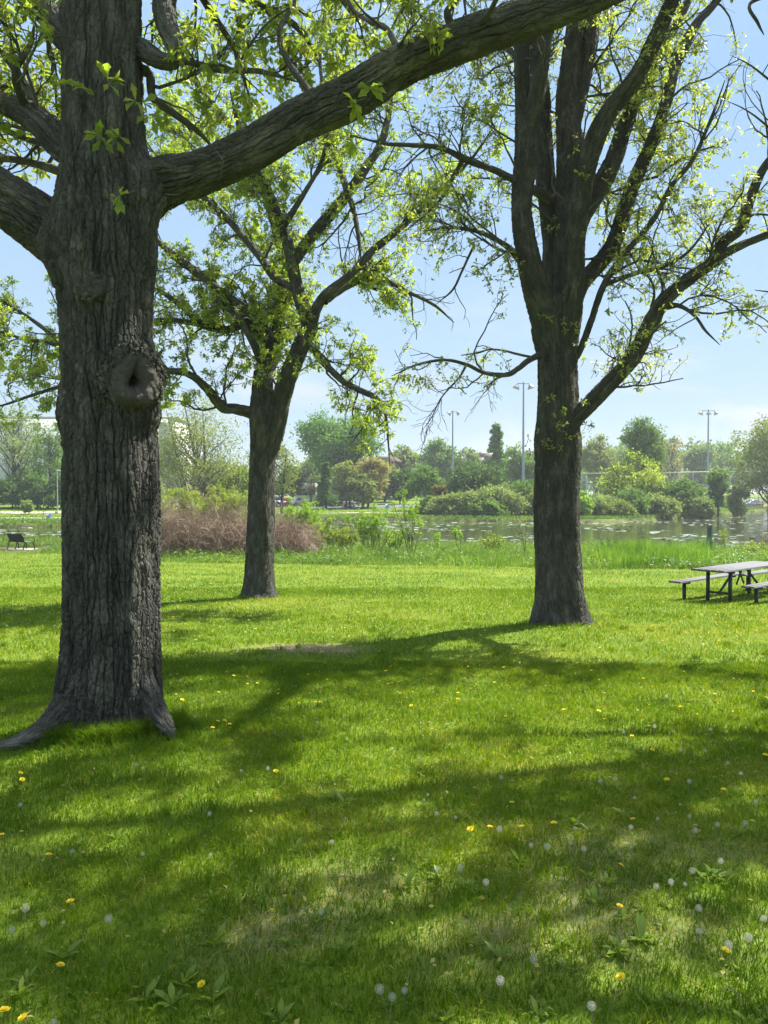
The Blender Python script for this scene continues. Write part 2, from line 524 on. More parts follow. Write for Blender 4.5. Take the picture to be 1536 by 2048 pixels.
class Plant:
    def __init__(s, seed):
        s.rng = np.random.default_rng(seed)
        s.bV = []; s.bq = []; s.bb = []; s.ba = []; s.bn = 0
        s.lv = []

    # -- wood
    def _bark(s, V, q, bark, amp):
        s.bV.append(V); s.bq.append(q + s.bn); s.bb.append(bark); s.ba.append(amp); s.bn += len(V)

    def tube(s, pts, step, nseg, ampk=.13, ampmax=.02, shape=None, wob=.03):
        """pts rows: x y z r; bark coordinates run straight along the limb"""
        c = catmull(pts, step)
        path, rad = c[:, :3], np.maximum(c[:, 3], .002)
        Ls = np.concatenate([[0], np.cumsum(np.linalg.norm(np.diff(path, axis=0), axis=1))])
        t, u, v = frames(path[None]); u, v = u[0], v[0]
        th = np.arange(nseg) / nseg * 2 * PI
        R = np.repeat(rad[:, None], nseg, 1)
        o = s.rng.uniform(0, 50)
        if wob:
            R = R * (1 + wob * (np.sin(th[None] * 2 + Ls[:, None] * 1.7 + o) + .7 * np.sin(th[None] * 3 - Ls[:, None] * 2.9 + o * 2) + .5 * np.sin(th[None] * 5 + Ls[:, None] * 4.1)))
        if shape is not None: R = R + shape(path, u, v, th, R)
        V = path[:, None] + R[..., None] * (np.cos(th)[None, :, None] * u[:, None] + np.sin(th)[None, :, None] * v[:, None])
        rr = np.repeat(np.maximum(rad, .02)[:, None], nseg, 1)
        bark = np.stack([rr * np.cos(th) + o, rr * np.sin(th) + o * .7, np.repeat(Ls[:, None], nseg, 1) + o], -1)
        i = np.arange(len(path) - 1)[:, None] * nseg; k = np.arange(nseg)[None]; k2 = (k + 1) % nseg
        q = np.stack([i + k, i + k2, i + nseg + k2, i + nseg + k], -1).reshape(-1, 4)
        amp = np.repeat(np.minimum(ampmax, ampk * rad)[:, None], nseg, 1)
        s._bark(V.reshape(-1, 3), q, bark.reshape(-1, 3), amp.ravel())
        return path, rad

    def batch(s, paths, rads, nseg):
        if len(paths) == 0: return
        T, m, _ = paths.shape
        t, u, v = frames(paths)
        th = np.arange(nseg) / nseg * 2 * PI
        V = paths[:, :, None] + rads[:, :, None, None] * (np.cos(th)[None, None, :, None] * u[:, :, None] + np.sin(th)[None, None, :, None] * v[:, :, None])
        base = (np.arange(T) * m * nseg)[:, None, None]
        i = (np.arange(m - 1) * nseg)[None, :, None]; k = np.arange(nseg)[None, None]; k2 = (k + 1) % nseg
        q = np.stack([base + i + k, base + i + k2, base + i + nseg + k2, base + i + nseg + k], -1).reshape(-1, 4)
        Ls = np.cumsum(np.concatenate([np.zeros((T, 1)), np.linalg.norm(np.diff(paths, axis=1), axis=2)], 1), 1)
        off = s.rng.uniform(0, 50, (T, 1, 1))
        rr = np.maximum(rads, .01)[:, :, None]
        bark = np.stack([rr * np.cos(th) + off, rr * np.sin(th) + off, np.repeat(Ls[:, :, None], nseg, 2) + off], -1)
        amp = np.repeat((rads * .12)[:, :, None], nseg, 2)
        s._bark(V.reshape(-1, 3), q, bark.reshape(-1, 3), amp.ravel())

    def spawn(s, paths, rads, per_m, tmin, tmax, l0, l1, ang, gnarl, trop, n, rr=.55, taper=.5, k=.011, away=None):
        rng = s.rng
        T, m, _ = paths.shape
        Ln = np.linalg.norm(np.diff(paths, axis=1), axis=2).sum(1)
        cnt = rng.poisson(per_m * Ln * (tmax - tmin))
        idx = np.repeat(np.arange(T), cnt)
        if len(idx) == 0: return np.zeros((0, n, 3)), np.zeros((0, n))
        f = rng.uniform(tmin, tmax, len(idx)) * (m - 1)
        i = np.minimum(f.astype(int), m - 2); w = (f - i)[:, None]
        start = paths[idx, i] * (1 - w) + paths[idx, i + 1] * w
        r = rads[idx, i] * (1 - w[:, 0]) + rads[idx, i + 1] * w[:, 0]
        tan = nrm(paths[idx, i + 1] - paths[idx, i])
        rv = rdir(rng, len(idx)); perp = nrm(rv - (rv * tan).sum(1, keepdims=True) * tan)
        a = rng.uniform(ang[0], ang[1], len(idx))[:, None]
        d = nrm(np.cos(a) * tan + np.sin(a) * perp + np.array([0, 0, trop]))
        ln = rng.uniform(l0, l1, len(idx)) * (1 - taper * f / (m - 1))
        r0 = np.minimum(r * rr, k * 1.25 * ln + .0032)
        pts = [start]; st = (ln / (n - 1))[:, None]
        for _ in range(n - 1):
            d = nrm(d + gnarl * rng.normal(size=d.shape) + np.array([0, 0, trop * .35]))
            pts.append(pts[-1] + d * st)
        return np.stack(pts, 1), r0[:, None] * np.linspace(1, .35, n)[None]

    # -- foliage
    def whorls(s, tips, dirs, nmin, nmax, size, kind='oak', droop=.25, spread=1.0, fwd=.45):
        rng = s.rng
        cnt = rng.integers(nmin, nmax + 1, len(tips)); idx = np.repeat(np.arange(len(tips)), cnt)
        Pp = tips[idx]; T = dirs[idx]
        rv = rdir(rng, len(idx)); perp = nrm(rv - (rv * T).sum(1, keepdims=True) * T)
        Dd = nrm(fwd * T + spread * perp + np.array([0, 0, -1]) * rng.uniform(0, 2 * droop, len(idx))[:, None])
        Nn = nrm(T * 1. + np.array([0, 0, .8]) + .5 * rng.normal(size=Dd.shape))
        S = size * rng.uniform(.55, 1.15, len(idx))
        # one shade per whorl, a little noise per leaf
        sh = rng.uniform(0, 1, len(tips))[idx] * .7 + rng.uniform(0, .3, len(idx))
        s.add_leaves(Pp, Dd, Nn, S, kind, sh)

    def add_leaves(s, Pp, Dd, Nn, S, kind, sh):
        if len(Pp) == 0: return
        V, q, t, k = leaves(Pp, Dd, Nn, S, kind)
        s.lv.append((V, q, t, np.repeat(sh, k)))

    def build_wood(s, name, m, parent, org):
        return build(name, np.concatenate(s.bV), np.concatenate(s.bq), None, m, parent, org, {'amp': np.concatenate(s.ba)}, True, {'bark': np.concatenate(s.bb)})

    def build_leaves(s, name, m, parent, org):
        Vs, qs, ts, rs, n = [], [], [], [], 0
        for V, q, t, r in s.lv:
            Vs.append(V); qs.append(q + n); ts.append(t + n); rs.append(r); n += len(V)
        return build(name, np.concatenate(Vs), np.concatenate(qs), np.concatenate(ts), m, parent, org, {'rnd': np.concatenate(rs)}, False)

    def clear(s): s.bV = []; s.bq = []; s.bb = []; s.ba = []; s.bn = 0; s.lv = []


# ================================================================== THE SETTING
def ground_mat():
    m, nt, out = mat('ground')
    geo = N(nt, 'ShaderNodeNewGeometry')
    pos = geo.outputs['Position']
    zone = N(nt, 'ShaderNodeAttribute', attribute_name='mud')
    bare = N(nt, 'ShaderNodeAttribute', attribute_name='bare')
    n1 = N(nt, 'ShaderNodeTexNoise', Scale=.55, Detail=6., Roughness=.65); L(nt, pos, n1.inputs['Vector'])
    n2 = N(nt, 'ShaderNodeTexNoise', Scale=14., Detail=6., Roughness=.7); L(nt, pos, n2.inputs['Vector'])
    mx = N(nt, 'ShaderNodeMath', operation='MULTIPLY_ADD', i1=.55); L(nt, n2.outputs['Fac'], mx.inputs[0])
    sc = N(nt, 'ShaderNodeMath', operation='MULTIPLY', i1=.45); L(nt, n1.outputs['Fac'], sc.inputs[0])
    L(nt, sc.outputs[0], mx.inputs[2])
    col = ramp(nt, mx.outputs[0], [(.3, (.055, .1, .012)), (.5, (.115, .175, .018)), (.68, (.19, .215, .04))])
    n3 = N(nt, 'ShaderNodeTexNoise', Scale=25., Detail=5.); L(nt, pos, n3.inputs['Vector'])
    dirt = ramp(nt, n3.outputs['Fac'], [(.3, (.14, .11, .075)), (.7, (.3, .25, .17))])
    mud = ramp(nt, n3.outputs['Fac'], [(.3, (.035, .028, .02)), (.7, (.1, .08, .06))])
    m1 = N(nt, 'ShaderNodeMix', data_type='RGBA'); L(nt, bare.outputs['Fac'], m1.inputs[0]); L(nt, col, m1.inputs[6]); L(nt, dirt, m1.inputs[7])
    m2 = N(nt, 'ShaderNodeMix', data_type='RGBA'); L(nt, zone.outputs['Fac'], m2.inputs[0]); L(nt, m1.outputs[2], m2.inputs[6]); L(nt, mud, m2.inputs[7])
    bs = N(nt, 'ShaderNodeBsdfPrincipled', Roughness=.95); bs.inputs['Specular IOR Level'].default_value = .1
    L(nt, m2.outputs[2], bs.inputs['Base Color'])
    b = N(nt, 'ShaderNodeBump', Strength=.8, Distance=.05); L(nt, mx.outputs[0], b.inputs['Height']); L(nt, b.outputs[0], bs.inputs['Normal'])
    L(nt, bs.outputs[0], out.inputs[0])
    return m


def water_mat():
    m, nt, out = mat('pond_water')
    geo = N(nt, 'ShaderNodeNewGeometry')
    mp = N(nt, 'ShaderNodeMapping'); mp.inputs['Scale'].default_value = (1, 2.2, 1); L(nt, geo.outputs['Position'], mp.inputs['Vector'])
    n = N(nt, 'ShaderNodeTexNoise', Scale=1.6, Detail=4.); L(nt, mp.outputs[0], n.inputs['Vector'])
    bs = N(nt, 'ShaderNodeBsdfPrincipled', Roughness=.07, IOR=1.33)
    bs.inputs['Base Color'].default_value = (.045, .05, .022, 1)
    b = N(nt, 'ShaderNodeBump', Strength=.35, Distance=.02); L(nt, n.outputs['Fac'], b.inputs['Height']); L(nt, b.outputs[0], bs.inputs['Normal'])
    L(nt, bs.outputs[0], out.inputs[0])
    return m


M['ground'] = ground_mat(); M['water'] = water_mat()
BARE = G(610, 1297)
BARES = [(BARE[0] - .05, BARE[1], .95, .42, .9), (*G(1300, 1700)[:2], .55, .25, .4), (*G(560, 1870)[:2], .3, .14, .5), (*G(700, 1780)[:2], .35, .16, .35), (*G(1260, 1840)[:2], .4, .16, .4),
         (*G(1200, 1790)[:2], .3, .12, .4), (*G(620, 1745)[:2], .4, .12, .3), (*G(1010, 1870)[:2], .35, .12, .45), (*G(30, 1720)[:2], .4, .15, .35)]


def bareness(x, y):
    v = np.zeros_like(x)
    for bx, by, rx, ry, k in BARES:
        dd = ((x - bx) / rx) ** 2 + ((y - by) / ry) ** 2 + 1.6 * (vnoise(x * 4, y * 5, 31) - .5)
        v = np.maximum(v, k * sstep(1.25, .35, dd))
    return v


def axis(fine0, fine1, df, mid, dm, far):
    a = list(np.arange(fine0, fine1 + 1e-6, df))
    v = fine1
    while v < mid: v += dm; a.append(v)
    st = dm
    while v < far: st *= 1.18; v += st; a.append(v)
    return np.array(a)


xs = axis(0, 12, .45, 85, 1.3, 1500); xs = np.concatenate([-xs[:0:-1], xs])
ys = axis(-3, 34, .4, 165, .62, 2200)
ys = np.concatenate([[-60, -25, -12, -6], ys])
X, Y = np.meshgrid(xs, ys)
Z = terrain(X, Y)
nx, ny = len(xs), len(ys)
i = (np.arange(ny - 1) * nx)[:, None]; k = np.arange(nx - 1)[None]
q = np.stack([i + k, i + k + 1, i + nx + k + 1, i + nx + k], -1).reshape(-1, 4)
A_ = np.clip(X / np.maximum(Y, 3), -2, 2)
mud = sstep(-1.45, -1.72, Z) * (Y > 40)
build('ground', np.stack([X, Y, Z], -1).reshape(-1, 3), q, None, 'ground', attrs={'mud': mud.ravel(), 'bare': bareness(X, Y).ravel()}, smooth=True)['kind'] = 'structure'

# pond: a sheet between the shores, its rim under the banks
aa = np.linspace(-1.1, 1.1, 90)
wv = []
for a in aa:
    n_, f_ = near_shore(a) - 2.5, far_shore(a) + 2.5
    for t in np.linspace(0, 1, 12):
        yy = n_ + (f_ - n_) * t
        wv.append((a * yy, yy, WATER))
q = [[r * 12 + k, (r + 1) * 12 + k, (r + 1) * 12 + k + 1, r * 12 + k + 1] for r in range(len(aa) - 1) for k in range(11)]
build('pond_water', wv, q, None, 'water')['kind'] = 'structure'

# floating leaves and scum on the pond
rng = np.random.default_rng(5)


def in_pond(n):
    a = rng.uniform(-.62, .62, n); t = rng.uniform(0, 1, n)
    y = near_shore(a) + (far_shore(a) - near_shore(a)) * t
    return a * y, y


cx, cy = in_pond(9000)
keep = vnoise(cx / 6, cy / 6, 8) * .6 + vnoise(cx / 1.7, cy / 2.0, 9) * .6 > .68
cx, cy = cx[keep], cy[keep]
V = []; T_ = []
for x, y in zip(cx, cy):
    r = rng.uniform(.06, .26); nn = 7; th = np.arange(nn) / nn * 2 * PI
    rr = r * rng.uniform(.6, 1.2, nn)
    b = len(V)
    tilt = rng.normal(0, .06, 2)
    for k in range(nn):
        dx, dy = rr[k] * math.cos(th[k]) * 1.5, rr[k] * math.sin(th[k])
        V.append((x + dx, y + dy, WATER + .02 + dx * tilt[0] + dy * tilt[1]))
    for k in range(1, nn - 1): T_.append((b, b + k, b + k + 1))
M['pad'] = simple_mat('floating_leaf', (.3, .34, .22), .22, var=.35, scale=.7, spec=.8)
tag(build('floating_leaves', V, None, T_, 'pad'), 'pale floating leaves and scum scattered over the pond', 'water plants', kind='stuff')


# paths draped over the far bank
def strip(name, pts, w, m, lift=.03):
    c = catmull(np.array([[*p, 0] for p in pts]), 1.5)[:, :2]
    t = nrm(np.gradient(c, axis=0)); n = np.stack([-t[:, 1], t[:, 0]], -1)
    cols = np.linspace(-.5, .5, 5); V = []
    for j in cols:
        p = c + n * w * j
        V.append(np.stack([p[:, 0], p[:, 1], terrain(p[:, 0], p[:, 1]) + lift], -1))
    V = np.stack(V, 1).reshape(-1, 3); m_ = len(c)
    q = [[i * 5 + k, i * 5 + k + 1, (i + 1) * 5 + k + 1, (i + 1) * 5 + k] for i in range(m_ - 1) for k in range(4)]
    o = build(name, V, q, None, m); o['kind'] = 'structure'
    return o


def xy(px, d): return ((px - 768) / F * d, d)


strip('shore_path', [xy(-500, 86), xy(-200, 87), xy(0, 89), xy(130, 91), xy(320, 100), xy(520, 107), xy(760, 112), xy(900, 112), xy(1100, 112)], 1.6, 'gravel')
strip('gravel_road', [xy(-600, 106), xy(-200, 105), xy(0, 104), xy(130, 105), xy(330, 112)], 5.5, 'gravel')
strip('car_park', [xy(300, 134), xy(500, 131), xy(700, 131), xy(880, 134), xy(1100, 140)], 9, 'asphalt')
strip('field_track', [xy(1100, 140), xy(1250, 142), xy(1400, 150), xy(1560, 170), xy(1750, 195)], 7, 'gravel')


# ------------------------------------------------------------------ lawn blades
def blades(x, y, h, w, lean, rnd, rng):
    """numpy: T bent blades of two pieces"""
    n = len(x); z = terrain(x, y) - .004
    th = rng.uniform(0, 2 * PI, n)
    sx, sy = np.cos(th) * w / 2, np.sin(th) * w / 2
    la = rng.uniform(0, 2 * PI, n); lx, ly = np.cos(la) * lean * h, np.sin(la) * lean * h
    b0 = np.stack([x - sx, y - sy, z], -1); b1 = np.stack([x + sx, y + sy, z], -1)
    mx_, my_, mz = x + lx * .35, y + ly * .35, z + h * .6
    m0 = np.stack([mx_ - sx * .8, my_ - sy * .8, mz], -1); m1 = np.stack([mx_ + sx * .8, my_ + sy * .8, mz], -1)
    tp = np.stack([x + lx, y + ly, z + h * np.sqrt(np.maximum(.15, 1 - .45 * lean))], -1)
    V = np.stack([b0, b1, m0, m1, tp], 1).reshape(-1, 3)
    o = np.arange(n)[:, None] * 5
    return V, o + np.array([[0, 1, 3, 2]]), o + np.array([[2, 3, 4]]), np.repeat(rnd, 5)


rng = np.random.default_rng(11)
TRUNKS = []        # filled below: (x, y, r) of the near trunks


def lawn_points(n, d0, d1, power):
    u = rng.uniform(0, 1, n)
    y = (d0 ** power + u * (d1 ** power - d0 ** power)) ** (1 / power)
    return rng.uniform(-1, 1, n) * (.57 * y + 1.5), y


def lawn_field(x, y):
    tall = .55 * vnoise(x / .9, y / .9, 21) + .45 * vnoise(x / .28, y / .28, 22)
    tone = .5 * vnoise(x / 2.3, y / 2.3, 23) + .3 * vnoise(x / .5, y / .5, 24) + .2 * vnoise(x / .12, y / .12, 25)
    return tall, tone


parts = []
for n, d0, d1, pw, kw in ((350000, 1.4, 9, .95, 1.), (170000, 8, 20, .5, 1.), (115000, 18, 46, .35, 1.)):
    x, y = lawn_points(n, d0, d1, pw)
    b = bareness(x, y)
    a = x / y
    ok = (rng.uniform(0, 1, n) > b * .85) & (y < meadow_line(np.clip(a, -1, 1)) + 1.5)
    for tx, ty, tr in ((-2.16, 6.08, .33), (2.95, 12.9, .36), (-2.83, 17.4, .3)):
        ok &= (x - tx) ** 2 + (y - ty) ** 2 > tr * tr
    x, y, b = x[ok], y[ok], b[ok]
    tall, tone = lawn_field(x, y)
    n = len(x)
    h = (.022 + .045 * tall) * rng.uniform(.6, 1.35, n) * np.clip(.9 + y * .02, 1, 1.6)
    w = np.clip(.0026 + y * .00042, .0026, .02) * rng.uniform(.7, 1.4, n)
    # long grass round the foot of the trunks
    for tx, ty, tr in ((-2.0, 5.75, .5), (2.95, 12.75, .5), (-2.83, 17.3, .45)):
        g = np.exp(-(((x - tx) ** 2 + (y - ty) ** 2) / (tr * tr)))
        h = h * (1 + 1.5 * g)
    rnd = np.clip(-.04 + .95 * tone + rng.normal(0, .13, n), 0, .94)
    dead = rng.uniform(0, 1, n) < .045 + .3 * sstep(.52, .78, tone) + .6 * b
    rnd[dead] = rng.uniform(.93, 1, dead.sum()); h[dead] *= .75
    lean = rng.uniform(.15, .95, n); lean[dead] += .5
    parts.append(blades(x, y, h, w, lean, rnd, rng))
# taller tufts hugging the foot of the near trunk
n = 7500
th = rng.uniform(-2.5, .35, n); rr = .44 + np.abs(rng.normal(0, .085, n)) + .06 * np.cos(th * 3)
x = -2.16 + np.cos(th) * rr; y = 6.05 + np.sin(th) * rr
hh = rng.uniform(.08, .22, n) * np.exp(-np.maximum(rr - .52, 0) / .14)
parts.append(blades(x, y, hh, rng.uniform(.003, .006, n), rng.uniform(.2, 1.1, n), np.clip(rng.normal(.3, .16, n), 0, .9), rng))
# scattered longer tufts
nt_ = 420
tx, ty = lawn_points(nt_, 2, 14, .8); j = np.repeat(np.arange(nt_), 34); n = len(j)
x = tx[j] + rng.normal(0, .035, n); y = ty[j] + rng.normal(0, .035, n)
parts.append(blades(x, y, rng.uniform(.05, .1, n), rng.uniform(.003, .005, n) * np.clip(ty[j] / 5, 1, 2), rng.uniform(.2, 1., n), np.clip(rng.uniform(.15, .8, nt_)[j] + rng.normal(0, .08, n), 0, .9), rng))
# a small crop of clover and round weed leaves low in the lawn
x, y = lawn_points(42000, 1.5, 13, .8)
ok = vnoise(x / .6, y / .6, 41) * .6 + vnoise(x / .17, y / .17, 42) * .4 > .46
x, y = x[ok], y[ok]; n = len(x)
Pp = np.stack([x, y, terrain(x, y) + rng.uniform(.012, .035, n)], -1)
Dd = rdir(rng, n); Dd[:, 2] = np.abs(Dd[:, 2]) * .4
Vc, qc, tc_, kc = leaves(Pp, nrm(Dd), nrm(np.array([0, 0, 1.]) + .4 * rng.normal(size=(n, 3))), rng.uniform(.012, .03, n), 'simple')
parts.append((Vc, qc, tc_, np.repeat(rng.uniform(.1, .75, n), kc)))
# dry leaf scraps fallen in the lawn
x, y = lawn_points(1500, 1.6, 16, .8); n = len(x)
Dd = rdir(rng, n); Dd[:, 2] *= .25
Vc, qc, tc_, kc = leaves(np.stack([x, y, terrain(x, y) + rng.uniform(.02, .045, n)], -1), nrm(Dd), nrm(np.array([0, 0, 1.]) + .5 * rng.normal(size=(n, 3))), rng.uniform(.012, .035, n) * np.clip(y / 6, 1, 2), 'diamond')
parts.append((Vc, qc, tc_, np.repeat(rng.uniform(.95, 1., n), kc)))
Vs, qs, ts, rs, n0 = [], [], [], [], 0
for V, q, t, r in parts:
    Vs.append(V); qs.append(q + n0); ts.append(t + n0); rs.append(r); n0 += len(V)
tag(build('lawn_grass', np.concatenate(Vs), np.concatenate(qs), np.concatenate(ts), 'grass', attrs={'rnd': np.concatenate(rs)}),
    'short mown green grass of the sloping lawn', 'grass', kind='stuff')


# ================================================================== THE OAKS
def limb(pl, segs, step, nseg, **kw):
    """segs: (px, py, depth, radius in px)"""
    pts = []
    segs = [tuple(q) for q in segs]; segs[-1] = (*segs[-1][:3], min(segs[-1][3] * .4, 1.2))
    for px, py, d, r in segs:
        p = P(px, py, d); pts.append((p[0], p[1], p[2], r / F * d))
    return pl.tube(np.array(pts), step, nseg, **kw)


def collect(ls, n=24):
    a = [resample(p, r, n) for p, r in ls]
    return np.stack([x[0] for x in a]), np.stack([x[1] for x in a])


def clear_of(paths, rads, keep):
    return paths[keep], rads[keep]


def grow_crown(pl, limbs, per1, l1, per2, l2, per3, l3, leaf, kind, wh=(4, 6), gn=.22, trop=.12, tmin=.15, bare=.12, mask=None, catkin=0, along=2, ex=.35):
    """three orders of branches along the given limbs, leaves in whorls at the tips"""
    LP, LR = collect(limbs)
    b1p, b1r = pl.spawn(LP, LR, per1, tmin, 1., l1[0], l1[1], (.5, 1.25), gn, trop, 9, rr=.5, k=.012)
    if mask is not None: b1p, b1r = clear_of(b1p, b1r, mask(b1p))
    # the limbs' own ends carry on as branches
    b2p, b2r = pl.spawn(b1p, b1r, per2, .12, 1., l2[0], l2[1], (.5, 1.2), gn * 1.1, trop * .5, 7, rr=.6, k=.011)
    ex_p, ex_r = pl.spawn(LP, LR, per2 * ex, .3, 1., l2[0], l2[1], (.6, 1.4), gn, trop, 7, rr=.3, k=.01)
    b2p = np.concatenate([b2p, ex_p]); b2r = np.concatenate([b2r, ex_r])
    if mask is not None: b2p, b2r = clear_of(b2p, b2r, mask(b2p))
    b3p, b3r = pl.spawn(b2p, b2r, per3, .15, 1., l3[0], l3[1], (.4, 1.1), gn * 1.1, trop * .3, 5, rr=.65, k=.012)
    if mask is not None: b3p, b3r = clear_of(b3p, b3r, mask(b3p))
    pl.batch(b1p, b1r, 7); pl.batch(b2p, b2r, 5); pl.batch(b3p, b3r, 3)
    rng = pl.rng
    tips, dirs = [], []
    for pp in (b3p, b2p):
        tips.append(pp[:, -1]); dirs.append(nrm(pp[:, -1] - pp[:, -2]))
    for f in range(along):
        k = 2 + (f % 2)
        tips.append(b3p[:, k]); dirs.append(nrm(b3p[:, k + 1] - b3p[:, k]))
    tips = np.concatenate(tips); dirs = np.concatenate(dirs)
    # leafy and bare stretches of the crown
    fld = vnoise(tips[:, 0] * 1.1 + tips[:, 2] * .7, tips[:, 1] * 1.1 + tips[:, 2] * .9, 77)
    ok = rng.uniform(0, 1, len(tips)) > bare + .38 * sstep(.6, .36, fld)
    tips, dirs = tips[ok], dirs[ok]
    pl.whorls(tips, dirs, wh[0], wh[1], leaf, kind)
    if catkin:
        ck = rng.uniform(0, 1, len(tips)) < catkin
        cp, n = tips[ck], ck.sum()
        idx = np.repeat(np.arange(n), 3)
        pos = cp[idx] + rng.normal(0, .015, (len(idx), 3))
        cat.append((pos, nrm(np.array([0, 0, -1.]) + .25 * rng.normal(size=(len(idx), 3))), rdir(rng, len(idx)), rng.uniform(.05, .1, len(idx)), rng.uniform(0, 1, len(idx))))
    return b1p, b1r


def finish_oak(pl, name, label, org, leafm, trunk_builder, group='big oaks on the lawn'):
    root = thing(name, label, 'tree', org, group=group)
    trunk_builder(root)
    return root


# ------------------------------------------------------------------ the great oak in front, depth 6
cat = []
o1 = Plant(101)
DB = 6.08
rows = [(-900, 205, 60), (-600, 205, 105), (-300, 205, 130), (-100, 205, 140), (0, 203, 147), (100, 204, 145), (200, 205, 150), (300, 208, 160), (400, 213, 184), (500, 214, 200), (560, 213, 190), (600, 215, 180),
        (700, 217, 174), (780, 220, 180), (860, 222, 176), (1000, 224, 181), (1200, 224, 183), (1300, 222, 187), (1380, 219, 198), (1425, 218, 204), (1465, 219, 218), (1500, 219, 232), (1600, 219, 250)]
tp = []
for py, c, w in rows[::-1]:
    p = P(c, py, DB); tp.append((p[0], p[1], p[2], .95 * w / 2 / F * DB))
burl = P(262, 775, DB); scar2 = P(180, 600, DB); knob = P(140, 832, DB)
BASEZ = ground_z(-2.16, 6.0)


def big_shape(path, u, v, th, R):
    q = path[:, None] + R[..., None] * (np.cos(th)[None, :, None] * u[:, None] + np.sin(th)[None, :, None] * v[:, None])
    x, y, z = q[..., 0], q[..., 1], q[..., 2]
    front = (y < DB).astype(float)
    out = .06 * front * np.exp(-(((x + 1.88) / .2) ** 2 + ((z - burl[2] - .03) / .25) ** 2) ** 1.3)
    out -= .22 * front * np.exp(-(((x + 1.87) / .06) ** 2 + ((z - burl[2] - .02) / .07) ** 2))
    out += .03 * front * np.exp(-(((x + 1.88) / .17) ** 2 + ((z - burl[2] + .24) / .09) ** 2))
    out += .04 * front * np.exp(-(((x + 2.14) / .12) ** 2 + ((z - scar2[2]) / .13) ** 2))
    out += .07 * np.exp(-(((x - knob[0] + .1) / .13) ** 2 + ((z - knob[2]) / .13) ** 2))
    # buttresses at the foot
    hh = np.clip(z - BASEZ, 0, 3)
    ang = np.arctan2(y - DB, x + 2.16)
    fl = np.zeros_like(out)
    for a0, k in ((-2.75, .1), (-.35, .08), (-1.55, .03), (1.1, .12), (2.4, .12)):
        d = np.angle(np.exp(1j * (ang - a0)))
        fl += k * np.exp(-(d / .38) ** 2)
    out += fl * np.exp(-hh / .27)
    # swellings where the limbs leave the trunk
    zr = P(290, 375, DB)[2]; zl = P(130, 490, DB)[2]
    out += .16 * np.exp(-(np.angle(np.exp(1j * (ang + .15))) / .55) ** 2 - ((z - zr) / .2) ** 2)
    out += .14 * np.exp(-(np.angle(np.exp(1j * (ang - 3.1))) / .6) ** 2 - ((z - zl) / .26) ** 2)
    out += .012 * np.sin(ang * 7 + z * .8) + .008 * np.sin(ang * 12 - z * 1.1)
    return out


o1.tube(np.array(tp), .0105, 340, ampmax=.046, shape=big_shape, wob=.012)
lim1 = []
B = lambda segs, st=.03, ns=64, **k: limb(o1, segs, st, ns, **k)
R_ = B([(225, 440, 6.12, 50), (270, 396, 6.13, 51), (330, 362, 6.08, 43), (400, 346, 6.0, 37), (500, 302, 5.85, 36), (600, 241, 5.8, 37), (700, 193, 5.75, 39), (800, 132, 5.7, 37), (900, 91, 5.65, 37), (1000, 55, 5.6, 36), (1100, 20, 5.6, 34), (1220, -30, 5.6, 33), (1400, -125, 5.7, 27), (1600, -230, 5.9, 22), (1850, -330, 6.2, 17), (2150, -460, 6.5, 11), (2400, -620, 6.8, 5)], .0115, 150, ampk=.24, ampmax=.04, wob=.045)
lim1.append(R_)
L1_ = B([(205, 560, 6.1, 60), (150, 498, 6.1, 58), (105, 463, 6.1, 53), (50, 425, 6.05, 50), (-10, 388, 6.0, 48), (-110, 330, 6.0, 44), (-300, 270, 6.1, 36), (-520, 230, 6.4, 24), (-700, 220, 6.6, 12)], .0115, 150, ampk=.22, ampmax=.042, wob=.04)
L2_ = B([(180, 330, 6.25, 30), (125, 290, 6.35, 30), (95, 258, 6.4, 27), (60, 230, 6.5, 25), (0, 206, 6.6, 20), (-90, 190, 6.8, 17), (-250, 120, 7.2, 12)], .018, 72, ampk=.24, ampmax=.03)
L3_ = B([(185, 130, 6.15, 26), (130, 70, 6.2, 26), (95, 25, 6.3, 24), (50, -15, 6.4, 22), (-30, -90, 6.6, 19), (-200, -200, 7, 12)], .018, 72, ampk=.24, ampmax=.03)
U_ = B([(235, 82, 6.2, 20), (280, 96, 6.1, 19), (315, 118, 6.0, 16), (345, 122, 5.95, 14), (352, 100, 5.95, 16), (338, 62, 6.0, 19), (328, 20, 6.1, 21), (338, -40, 6.2, 22), (370, -150, 6.4, 22), (420, -330, 6.6, 18), (520, -560, 7., 10)], .016, 60, ampk=.24, ampmax=.03)
